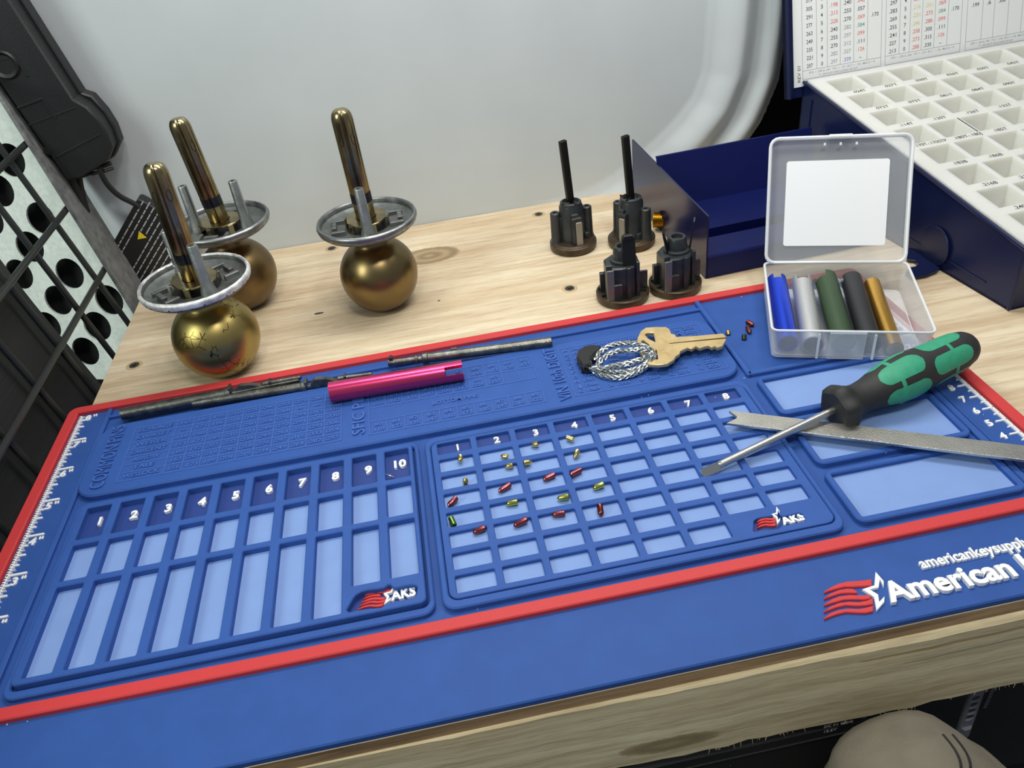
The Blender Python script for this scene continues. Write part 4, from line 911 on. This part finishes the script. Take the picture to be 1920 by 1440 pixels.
# lid with the printed chart
al = math.radians(12.5); uL = dC * math.sin(al) + Vector((0, 0, math.cos(al))); nL = uL.cross(eC).normalized() * 1.0
if nL.dot(Vector((0, -1, 0))) < 0: nL = -nL
QL = Q + dC * .05 + Vector((0, 0, -.55))
def lq(u, h_, o_): return QL + eC * u + uL * h_ + nL * o_
m = MB()
for (u0, h0, u1, h1_, o0, o1) in ((-1.25, -.6, Wc + .3, 16, -.5, -.05), (-1.25, -.6, -1.13, 16, -.5, .35)):
    P = [lq(u, h_, o_) for o_ in (o0, o1) for u, h_ in ((u0, h0), (u1, h0), (u1, h1_), (u0, h1_))]
    m.add(P, [(0, 1, 2, 3), (7, 6, 5, 4), (0, 4, 5, 1), (1, 5, 6, 2), (2, 6, 7, 3), (3, 7, 4, 0)])
lid = m.build('case_lid', CASE, kit)
m = MB(); P = [lq(u, h_, o_) for o_ in (-.02, .03) for u, h_ in ((-.72, .15), (Wc - .3, .15), (Wc - .3, 15.6), (-.72, 15.6))]
m.add(P, [(3, 2, 1, 0), (4, 5, 6, 7), (0, 1, 5, 4), (1, 2, 6, 5), (2, 3, 7, 6), (3, 0, 4, 7)]); sheet_ = m.build('chart_sheet', PAPER, lid)
Ml = Matrix.Identity(4)
for i, a_ in enumerate((eC, uL, nL)):
    for r in range(3): Ml[r][i] = a_[r]
def ML(u, h_): q = Ml.copy(); q.translation = lq(u, h_, .029); return q
INKS = [INK, INKR, INKN, INKY, INKG, INKB]
m = MB()
def lt(s_, u, h_, mi=0, size=.3, wd=None, rot=0, ax=.5): m.text(s_, ML(u, h_) @ RZ(rot), size, .006, .004, mi, ax, .5, wd)
def ll(u0, h0, u1, h1_, mi=4, t_=.03):
    d = Vector((u1 - u0, h1_ - h0)); L_ = d.length; m.prism([[(0, -t_ / 2), (L_, -t_ / 2), (L_, t_ / 2), (0, t_ / 2)]], 0, .006, 0, ML(u0, h0) @ RZ(math.degrees(math.atan2(d.y, d.x))), mi)
def table(u0, wid, cols, nr, bottom, foot, h0=.62, pitch=.56, foot2=None):
    hh = h0 + .62; top_ = 15
    for i in range(len(wid) + 1): x = u0 + sum(wid[:i]); ll(x, h0 if i in (0, len(wid)) else hh, x, top_)
    ll(u0, h0, u0 + sum(wid), h0); ll(u0, hh, u0 + sum(wid), hh)
    lt(foot, u0 + sum(wid) * .5, h0 + .42, 4, .16, sum(wid) * .84)
    if foot2: lt(foot2, u0 + sum(wid) * .45, h0 + .16, 4, .15, sum(wid) * .5)
    for i, c in enumerate(cols):
        x = u0 + sum(wid[:i]) + wid[i] / 2
        for k, s_ in enumerate(c):
            if not s_: continue
            mi = 0
            if s_[0] in 'rgyeb': mi = {'r': 1, 'g': 2, 'y': 3, 'e': 4, 'b': 5}[s_[0]]; s_ = s_[1:]
            lt(s_, x, hh + .3 + k * pitch, mi, .27, min(.62, .16 * len(s_)))
F1 = ['207', '221', '235', '249', '263', '277', '291', '305', '319', '.333', '.347', '.361', '.375', '.389']
table(.0, [1.15, .85, 1.05, 1.1, 1.1, 1.15], [F1, list('0987654321') , ['e.297', 'e.282', '.270', '.255', '.240', 'r.228', 'r.213', 'r.198', 'y.183', 'y.168'],
      ['b.339', 'e.327', 'e.312', 'e.297', 'e.282', '.270', '.255', '.240', '.225', '.210'], ['-', 'r.126', '.111', 'r.099', 'g.084', 'r.069', '.057', 'r.042', '.027', '.015'], ['', '', '', '', '', '.170']], 10, 0, 'EPD = .094 & .047  TFC = .197  BCC = .156  MACS = 8', foot2='** .339 NOT INCLUDED IN KIT')
table(6.75, [1.15, .85, 1.0, 1.05, 1.1, 1.15], [['.213', '.227', '.241', '.255', '.269', '.283', '.297', '.311', '.325', '.339'], list('0987654321'), ['r.288', 'r.273', 'r.258', 'y.246', 'y.231', 'y.216', 'r.201', '.186', '.171', '.156'],
      ['.330', '.315', '.300', 'r.288', 'r.273', 'y.261', '.246', '.231', '.216', '.201'], ['-', 'r.126', '.111', 'r.099', 'g.084', 'r.069', '.054', '.039', '.024', '-'], ['', '', '', '', '.170']], 10, 0, 'EPD = .200 & .040  TFC = .230  BCC = .156  MACS = 8', h0=.62)
table(13.5, [1.3, 1.0, 1.2, 1.2, 1.2], [['', '', '', '', '.199', '.212', '.225'], ['', '', '', '', '.6', '.5', '.4'], ['', '', '', '', '.300', '.285', '.270'], ['', '', '', '', '.084', '.099'], []], 10, 0, 'EPD = .300 & .040  TFC = .230  BCC = .156  MACS = 6', foot2='** .339 NOT INCLUDED IN KIT')
table(19.7, [1.2] * 5, [['.199', '.212', '.225', '.240']] * 5, 10, 0, 'EPD = .300 & .040  TFC = .230')
lt('REV 01', -.3, 1.05, 0, .24, 1.15, 90)
m.build('printed_chart', INKS, sheet_, smooth=None)
# hasp on the side of the case
m = MB(); hq = at(1735, 484, .05)
FH = frame((53.45, 19.6, 0.06), x=Vector((-.99, -.14, 0)))
oh = at(1725, 490, .1); FH = frame((0, 0, 0), x=-eC, z=(0, 0, 1)); FH.translation = Vector((0, 0, 0))
pk = [(1703, 466), (1722, 460), (1765, 500), (1757, 508), (1738, 516), (1712, 521), (1698, 512), (1704, 502), (1716, 500), (1722, 496), (1716, 489), (1700, 487)]
m.prism([[(at(x, y, .25).x, at(x, y, .25).y) for x, y in pk]], .18, .28, .02); m.build('hasp_plate', CASE, kit)
m = MB(); m.tube([at(1718, 462, .45), at(1770, 495, .45)], .2, 12); m.build('hasp_hinge', CASE, kit)
m = MB(); m.prism([circ(0, 0, 1.3, 28)], 0, .1, .02, frame(kc(-.02, 6.4, 1.42), x=dC, z=-eC)); m.build('hasp_disc', CASE, kit)

# ------------------------------------------------------------------ clear plastic box
yaw = -20.7; BX = T((40.30, 13.10, .56)) @ RZ(yaw); WB, DB, HB = 8.0, 7.55, 1.85
box = empty('clear_box', BX @ Vector((4, 3.7, 0)), 'clear hinged plastic box, lid up with white sticker, holding coloured tubes', 'plastic box')
def hull(mb, M, w_, d_, h_, flare, r, th, rim):
    lo = lambda o_: rrect(o_, o_, w_ - o_, d_ - o_, max(.05, r - o_)); hi = lambda o_: rrect(-flare + o_, -flare + o_, w_ + flare - o_, d_ + flare - o_, max(.05, r - o_))
    L0, L1_, L2, L3 = lo(0), hi(0), hi(th), lo(th); n_ = len(L0); V = [(x, y, 0) for x, y in L0] + [(x, y, h_) for x, y in L1_] + [(x, y, h_) for x, y in L2] + [(x, y, th) for x, y in L3]; F = []
    for a_, b1 in ((0, 1), (1, 2), (2, 3)):
        for i in range(n_): j = (i + 1) % n_; F.append((a_ * n_ + i, a_ * n_ + j, b1 * n_ + j, b1 * n_ + i))
    F.append(tuple(range(n_))[::-1]); F.append(tuple(range(3 * n_, 4 * n_))); mb.add(V, F, M)
m = MB(); hull(m, BX, WB, DB, HB, .12, .35, .09, 0); bx = m.build('box_base', CLEAR, box)
m = MB(); m.tube([BX @ Vector((x, y, HB)) for x, y in rrect(-.12, -.12, WB + .12, DB + .12, .35)], .065, 8, True); m.tube([BX @ Vector((x, y, .06)) for x, y in rrect(.15, .15, WB - .15, DB - .15, .5)], .03, 6, True); m.build('rim_bead', FROST, bx)
m = MB(); m.box((2.95 + .85, -.2, 1.0), (1.85, .08, 1.75), BX, ch=.02); m.box((3.8, -.24, 1.88), (1.85, .16, .14), BX, ch=.02)
m.build('latch_tab', FROST if False else CLEAR, bx)
m = MB()
for x in (2.35, 5.2): m.box((x, -.16, .9), (.12, .12, 1.6), BX, ch=.02)
m.build('latch_guide', FROST, bx)
lean = 30; LX = BX @ T((0, DB + .1, HB + .05)) @ RX(90 - lean)          # lid: local x across, y up, z away from the camera side? (outer face)
LH_ = 7.45
m = MB(); hull(m, LX @ T((0, 0, -.45)), WB, LH_, .45, .02, .5, .08, 0); ld = m.build('lid', CLEAR, box)
m = MB(); m.tube([LX @ Vector((x, y, .02)) for x, y in rrect(-.02, -.02, WB + .02, LH_ + .02, .5)], .10, 8, True); m.tube([LX @ Vector((x, y, -.38)) for x, y in rrect(-.02, -.02, WB + .02, LH_ + .02, .5)], .07, 8, True)
for x in (3.1, 4.0, 4.9): m.box((x, LH_ - .42, 0.05), (.12, .16, .12), LX, ch=.02)
m.box((4.0, LH_ + .1, -.1), (1.3, .14, .3), LX, ch=.03); m.build('lid_bead', FROST, ld)
m = MB(); m.prism([rrect(1.0, 1.0, 6.9, 6.15, .15)], .0, .015, 0, LX @ T((0, 0, -.365))); m.build('sticker', LABELW, ld)
m = MB(); m.box((WB / 2, DB + .08, HB + .0), (WB - .6, .12, .05), BX); m.build('living_hinge', FROST, bx)
def follower(x0_, x1_, y0_, y1_, r, M_, label, cut, z0_=None, z1_=None):
    z0_ = z0_ or .12 + r; z1_ = z1_ or z0_ + .55
    a_ = BX @ Vector((x0_, y0_, z0_)); b1 = BX @ Vector((x1_, y1_, z1_)); L_ = (b1 - a_).length
    m = MB(); m.shell(L_, r, r * .86, 40, 40, cut(L_), frame((0, 0, 0), z=b1 - a_, x=(0, 0, 1))); m.v = [v + a_ for v in m.v]
    return tag(m.build('plug_follower', M_, origin=(a_ + b1) / 2), label, 'plug follower', None)
up = lambda w0, dep: (lambda L_: (lambda a_, s_: s_ > L_ - dep and (a_ < w0 or a_ > 360 - w0)))
follower(.85, .60, .35, 6.5, .58, WBLUE, 'bright blue tube, first from the left in the clear box', up(28, .45))
follower(2.15, 2.05, .2, 6.4, .60, SILVER, 'silver tube lying between the blue and green tubes', up(34, .45))
follower(3.75, 3.45, .35, 6.65, .64, OLIVE, 'olive green tube lying between the silver and black tubes', lambda L_: (lambda a_, s_: s_ > L_ - .5 and 270 < a_ < 350))
follower(5.15, 4.9, .35, 6.6, .60, BLACKA, 'black tube lying between the green and gold tubes', lambda L_: (lambda a_, s_: s_ > L_ - .5 and 250 < a_ < 300))
t = follower(6.35, 6.05, .15, 6.3, .46, ORANGE, 'gold solid rod, rightmost in the clear box', lambda L_: (lambda a_, s_: False))
a_ = BX @ Vector((6.35, .15, .58)); b1 = BX @ Vector((6.05, 6.3, 1.13)); m = MB(); m.cyl(a_, b1, .42, n=24); m.build('solid_core', mat('pale brass end', (.75, .60, .32), .35, 1), t)

# ------------------------------------------------------------------ left side: rack, bar, perforated sheet, bag
ph = math.radians(11); vU = Vector((-math.sin(ph), 0, math.cos(ph))); nU = Vector((math.cos(ph), 0, math.sin(ph))); RP = Vector((-1.0, 25, -1))
def rp(y, s_, o_=0): return Vector((RP.x, y, RP.z)) + vU * s_ + nU * o_
rack = empty('wire_rack', rp(20, 0), 'black coated wire grid panel standing at the left of the bench', 'wire rack')
for y in (34.7, 30.1, 25.5, 21.1, 16.1, 11.4, 6.8):
    m = MB(); m.tube([rp(y, -16, -.18), rp(y, 26, -.18)], .21, 10); m.build('upright_wire', WIRE, rack)
for s_ in (18.0, 13.2, 8.45, 3.65, -1.2, -6.0, -10.8):
    m = MB(); m.tube([rp(-2, s_, .16), rp(35.6 + .137 * s_, s_, .16)], .22, 10); m.build('cross_wire', WIRE, rack)
m = MB(); P = [rp(36.0 + .14 * s_, s_, o_) + Vector((0, wd + .1 * (s_ < 0), 0)) for o_ in (.2, .5) for s_, wd in ((-12, -1.6), (24, -1.6), (24, 1.9), (-12, 1.9))]
BARM = [rp(34.95 + .137 * s_, s_, o_) for o_ in (.45, .7) for s_ in (-6, 22)] + [rp(38.6 + .115 * s_, s_, o_) for o_ in (.45, .7) for s_ in (-6, 22)]
a_, b1, c, d_, e_, f_, g_, h_ = BARM
m.add([a_, b1, c, d_, e_, f_, g_, h_], [(0, 1, 5, 4), (2, 6, 7, 3), (0, 2, 3, 1), (4, 5, 7, 6), (0, 4, 6, 2), (1, 3, 7, 5)])
tag(m.build('metal_upright', GREYBAR), 'grey speckled flat metal upright leaning behind the black wire grid', 'metal upright')
nS = Vector((-.31996, -.92003, .2262)); s1 = Vector((.94451, -.32848, 0)); s2 = Vector((.0743, .21365, .97408)); P0s = Vector((-4., 36.1, 2.6)); KS = 1.06
P0s = CAM + (P0s - CAM) * KS
def onsheet(px, py):
    c = ((px - 960) / FPX, (py - 720) / FPX, 1.0); d = Vector([sum(RW[k][i] * c[k] for k in range(3)) for i in range(3)])
    q = CAM + d * ((P0s - CAM).dot(nS) / d.dot(nS)) - P0s; return Vector((q.dot(s1), q.dot(s2)))
FSn = frame(P0s + Vector((0, 0, 0)), x=s1, z=nS)
yv = Vector((FSn[0][1], FSn[1][1], FSn[2][1])); sy = 1 if yv.dot(s2) > 0 else -1
A_ = Vector((-1.68, -2.07)); B_ = Vector((-1.03, 4.14)); hs = []; eA = onsheet(8, 200) / KS; eB = onsheet(262, 590) / KS
for i in range(-6, 8):
    for j in range(-7, 8):
        c = Vector((-.06, .07)) + A_ * i + B_ * j
        xr = eA.x + (eB.x - eA.x) * (c.y - eA.y) / (eB.y - eA.y)
        if -12.5 < c.x < xr - 1.6 / KS and -7 < c.y < 13.5: hs.append(circ(c.x * KS, c.y * sy * KS, 1.16 * KS, 24))
mk = lambda y: (eA.x + (eB.x - eA.x) * (y / KS - eA.y) / (eB.y - eA.y)) * KS
m = MB(); m.prism([[(-15, -9 * sy), (mk(-9), -9 * sy), (mk(15.5), 15.5 * sy), (-15, 15.5 * sy)]] + hs, -.08, .08, 0, FSn)
ps = m.build('perforated_sheet', GALV); tag(ps, 'pale galvanised steel sheet punched with large round holes behind the wire grid', 'perforated sheet')
m = MB(); m.prism([[(-17, -11 * sy), (mk(-9) - 1.2, -11 * sy), (mk(15.5) - 1.2, 17 * sy), (-17, 17 * sy)]], -1.6, -1.5, 0, FSn); tag(m.build('dark_hole_backing', DARK, ps), None)  # added dark sheet that keeps the punched holes black
m = MB(); V = []; F = []
ny, ns_ = 26, 20
for i in range(ny + 1):
    for j in range(ns_ + 1):
        y = -12 + 40.8 * i / ny; s_ = -14 + 23 * j / ns_; edge = max(0, (y - 27.2)) * .45; V.append(rp(y - .35 * max(0, s_) * 0 + .06 * math.sin(s_ * .6), s_, -.95 - edge ** 1.5 - .1 * math.sin(y * .5) * math.sin(s_ * .4)))
for i in range(ny):
    for j in range(ns_): a_ = i * (ns_ + 1) + j; F.append((a_, a_ + ns_ + 1, a_ + ns_ + 2, a_ + 1))
m.add(V, F); bg = m.build('black_bag', FABRIC, smooth=60); s_ = bg.modifiers.new('t', 'SOLIDIFY'); s_.thickness = .03; s_.offset = -1
tag(bg, 'black ribbed fabric bag hanging behind the wire grid at the lower left', 'bag')

# charger and its cable, adapter with warning label
ch = empty('battery_charger', (-2, 38, 15), 'black plastic battery charger hanging at the upper left against the van wall', 'charger')
FC = frame((-1.8, 38.6, 12.0), x=Vector((math.cos(ph), 0, math.sin(ph) * 1)), z=(-math.sin(ph), 0, math.cos(ph)))
FC = Matrix.Identity(4); axx = Vector((.975, 0, .19)).normalized(); axz = Vector((-.19, 0, .975)).normalized(); axy = Vector((0, 1, 0))
for i, a_ in enumerate((axx, axy, axz)):
    for r in range(3): FC[r][i] = a_[r]
pc = aty(213, 262, 37.9); FC.translation = pc
m = MB(); Mb = FC @ RX(90)       # profile in x (right) / z (up), extruded along y
pf = [(-4.4, -1.4), (-3.4, -1.55), (-1.1, -1.1), (-.25, -.4), (0, .6), (0, 1.6), (-.25, 2.6), (-.75, 3.3), (-.75, 14), (-4.4, 14)]
m.prism([pf], -1.9, .35, .12, Mb); cb = m.build('charger_body', BLKP, ch)
pf2 = [(-4.4, -1.55), (-3.5, -1.7), (-1.0, -1.25), (-.05, -.5), (.22, .6), (.22, 1.7), (-.02, 2.9), (-.5, 3.3), (-.5, 14), (-4.4, 14)]
m = MB(); m.prism([offs(ccw(pf2), 0.0)], -1.9 + 1.0, -1.9 + 1.02, 0, Mb); m = MB(); m.prism([pf2], -1.95, -.95, .1, Mb); m.build('back_shell', BLKP, ch)
m = MB()
for k in range(4):
    z = 4.0 + 2.9 * k; m.box((-3.4, z + .0, .36), (1.9, .16, .12), Mb @ RZ(0), ch=.03); m.box((-2.5, z - .7, .36), (.14, 1.4, .1), Mb @ RZ(0), ch=.03)
m.box((-2.7, 2.8, .36), (3.6, .1, .06), Mb, ch=.02); m.box((-2.2, .75, .36), (3.6, .12, .08), Mb @ RZ(6), ch=.02); m.build('moulded_rib', BLKP, cb)
m = MB(); m.lathe([(0, 0), (.28, 0), (.28, .05), (0, .05)], 16, Mb @ T((-4.3, .9, .345))); m.build('screw_recess', DARK, cb)
m = MB(); m.lathe([(.9, 0), (.9, .1), (.8, .25), (.6, .1), (0, .1)], 32, Mb @ T((-3.4, 6.6, .3))); m.build('round_dial', BLKP, cb)
cb2 = empty('power_cable', aty(200, 350, 38.5), 'black power cable running from the charger down to the labelled adapter', 'cable')
cp = [aty(x, y, Y) for x, y, Y in ((186, 312, 38), (192, 330, 38), (205, 350, 38.3), (225, 368, 38.6), (248, 380, 38.9), (262, 388, 39))]
m = MB(); m.tube(spline(cp, 6), .2, 10); m.build('cord', BLKP, cb2)
m = MB()
for k in range(3): p = aty(150 + 18 * k, 322 - 4 * k, 38.1); m.tube([p, p + Vector((.9, 0, .18))], .16, 8); m.tube([p + Vector((0, 0, -.35)), p + Vector((.9, 0, -.2))], .12, 8)
m.tube(spline([aty(x, y, 38.2) for x, y in ((130, 325), (140, 345), (155, 380), (166, 410))], 6), .26, 10); m.tube(spline([aty(x, y, 38.4) for x, y in ((148, 322), (152, 350), (160, 385), (172, 415))], 6), .2, 10); m.build('plug', BLKP, cb2)
ad = empty('power_adapter', aty(265, 450, 39), 'flat black power adapter printed with white text and a yellow warning triangle', 'adapter')
a_ = aty(258, 372, 38.9); b1 = aty(212, 455, 38.9); dx = (b1 - a_).normalized(); dz = Vector((0, -1, 0)); FA = frame(b1, x=-dx, z=dz); dyv = Vector((FA[0][1], FA[1][1], FA[2][1])); sgn = 1 if dyv.dot(Vector((1, 0, -.5))) > 0 else -1
m = MB(); L_ = (b1 - a_).length; m.prism([rrect(-3.0, min(0, sgn * 5.0), L_, max(0, sgn * 5.0), .25)], -1.1, 0, .06, FA); ab = m.build('adapter_body', BLKP, ad)
m = MB(); yk = .35
for k, (x0_, x1_) in enumerate(((-1.2, 4.1), (-1.0, 4.0), (2.0, 4.1), (2.0, 4.2), None or (-2.5, 4.2), (-2.5, 4.0), (-2.4, 3.9), (-1.2, 2.2), (-1.6, 1.0), (0.6, 2.2))):
    x = x0_
    while x < min(x1_, L_ - .15):
        ln = random.uniform(.25, .7); m.box((x + ln / 2, sgn * (.42 + k * .42), .006), (ln, .09, .012), FA); x += ln + .1
m.build('printed_text', mat('pale grey print', (.42, .42, .45), .6), ab, smooth=None)
m = MB(); m.prism([[(1.25, sgn * 1.35), (1.95, sgn * 1.15), (1.75, sgn * 1.85)]], 0, .014, 0, FA); m.build('warning_triangle', YEL, ab, smooth=None)

# ------------------------------------------------------------------ below the bench
lapt = empty('laptop', (26, 0, -8), 'black laptop edge marked DC IN 15.6V just under the front rail', 'laptop')
m = MB(); m.box((22.0, 3.4, -7.6), (31, 16, 3.6), ch=.2, r=.6); lb = m.build('laptop_body', BLKP, lapt)
yL = -4.62
m = MB(); m.box((22, yL + .0, -6.6), (30, .06, .08)); m.box((31.2, yL, -8.2), (.06, .06, 2)); m.box((24.5, yL, -8.0), (5, .06, .5)); m.build('port_cover', BLKP, lb)
m = MB(); FT = frame((0, 0, 0), x=(1, 0, 0), z=(0, -1, 0))
for s_, px, py, sz, wd in (('DC IN', 1545, 1364, .2, .62), ('15.6V', 1545, 1373, .2, .56)):
    q = aty(px, py, yL - .02); M2 = FT.copy(); M2.translation = q; m.text(s_, M2, sz, .01, .0, 0, 0, .3, wd)
q0_ = aty(1580, 1356, yL - .02)
for k in range(3): m.tube([q0_ + Vector((k * .19 + .08 * math.cos(t_ * .5236), 0, .07 * math.sin(t_ * .5236))) for t_ in range(12)], .014, 5, True)
m.build('port_marking', mat('grey print', (.45, .45, .45), .6), lb)
per = empty('person', (38, -20, -14), 'person seated below the bench, only a knee in khaki trousers with dark seams showing', 'person')
kt = aty(1706, 1366, -7.5); kc_ = kt + Vector((0, -2.0, -3.2))
path = [kc_ + Vector(v_) for v_ in ((-9, -37, -6), (-6.5, -27, -4), (-4, -17, -2.6), (-1.8, -8.5, -1.2), (-.5, -3.2, -.2), (0, 0, 0), (.6, 1.0, -3.8), (1.0, 1.0, -10), (1.2, 1.0, -20))]
rr = [7.5, 7.0, 6.2, 5.2, 4.2, 3.7, 3.5, 3.7, 3.6]
def smoothpath(P, R, n_=6):
    sp_ = spline(P, n_); out = []
    for i in range(len(sp_)): t_ = i / n_; k = int(min(len(R) - 2, t_)); f1 = t_ - k; out.append(R[k] * (1 - f1) + R[k + 1] * f1)
    return sp_, out
sp_, rs = smoothpath(path, rr); m = MB(); m.tube(sp_, rs, 40)
for i, v in enumerate(m.v): v += Vector((math.sin(v.x * 1.3 + v.z * .9) * .16, math.sin(v.z * 1.7 + v.y) * .12, math.sin(v.x * .9 - v.y * .8) * .2))
lg = m.build('trousers', KHAKI, per, smooth=80)
from mathutils.bvhtree import BVHTree
fk = aty(1816, 1452, -8.4); fp = [fk + Vector(v_) for v_ in ((-1.2, -9, -4.5), (-.7, -5, -2.2), (-.2, -1.6, -1.4), (.1, 0, -1.5), (.2, .9, -2.6), (.2, 1.2, -6))]
sp2, rs2 = smoothpath(fp, [3.0, 2.9, 2.4, 1.9, 1.8, 1.8]); m2_ = MB(); m2_.tube(sp2, rs2, 28); m2_.build('pocket_flap', KHAKI, lg, smooth=80)
bv = [BVHTree.FromPolygons(mb_.v, mb_.f) for mb_ in (m2_, m)]
def oncloth(px, py):
    d = (aty(px, py, -9) - CAM).normalized(); hit = [h_[0] for h_ in (b_.ray_cast(CAM, d) for b_ in bv) if h_[0]]
    return min(hit, key=lambda h_: (h_ - CAM).length) - d * .02 if hit else None
m = MB()
for o_ in (0, 18):
    pts = [oncloth(1768 + o_ + 34 * math.sin(k * .13), 1378 + k * 5.2) for k in range(13)]; pts = [p for p in pts if p]
    if len(pts) > 3: m.tube(pts, .05, 6)
m.build('seam', STITCH, lg)
m = MB(); pts = [(-.0, 0)]
FSt = frame(aty(1822, 1318, -4.0), x=(1, 0, 0), z=(0, -1, 0)) @ RZ(3)
m.prism([rrect(-.36, -2.9, .34, 1.2, .25, 5)] + [circ(0, .55 - .52 * k * 1.0, .2, 16) for k in range(4)], 0, .15, .04, FSt); m.box((0, -2.1, .12), (.5, .7, .3), FSt, ch=.1)
tag(m.build('perforated_strap', GREYP, origin=aty(1822, 1318, -4.0)), 'grey plastic strap with four round holes hanging below the rail at lower right', 'strap')
m = MB(); m.box((48.2, 3.2, -14), (13, 9, 15), ch=.6, r=1.2); bb = m.build('backpack', FABRIC, origin=(48.2, 3.2, -14)); tag(bb, 'black fabric backpack in the dark under the right end of the bench', 'backpack')
m = MB()
for k in range(30): m.box((46.9, -1.36, -6.9 - k * .24), (.2, .08, .1))
m.build('zip', GREYP, bb)
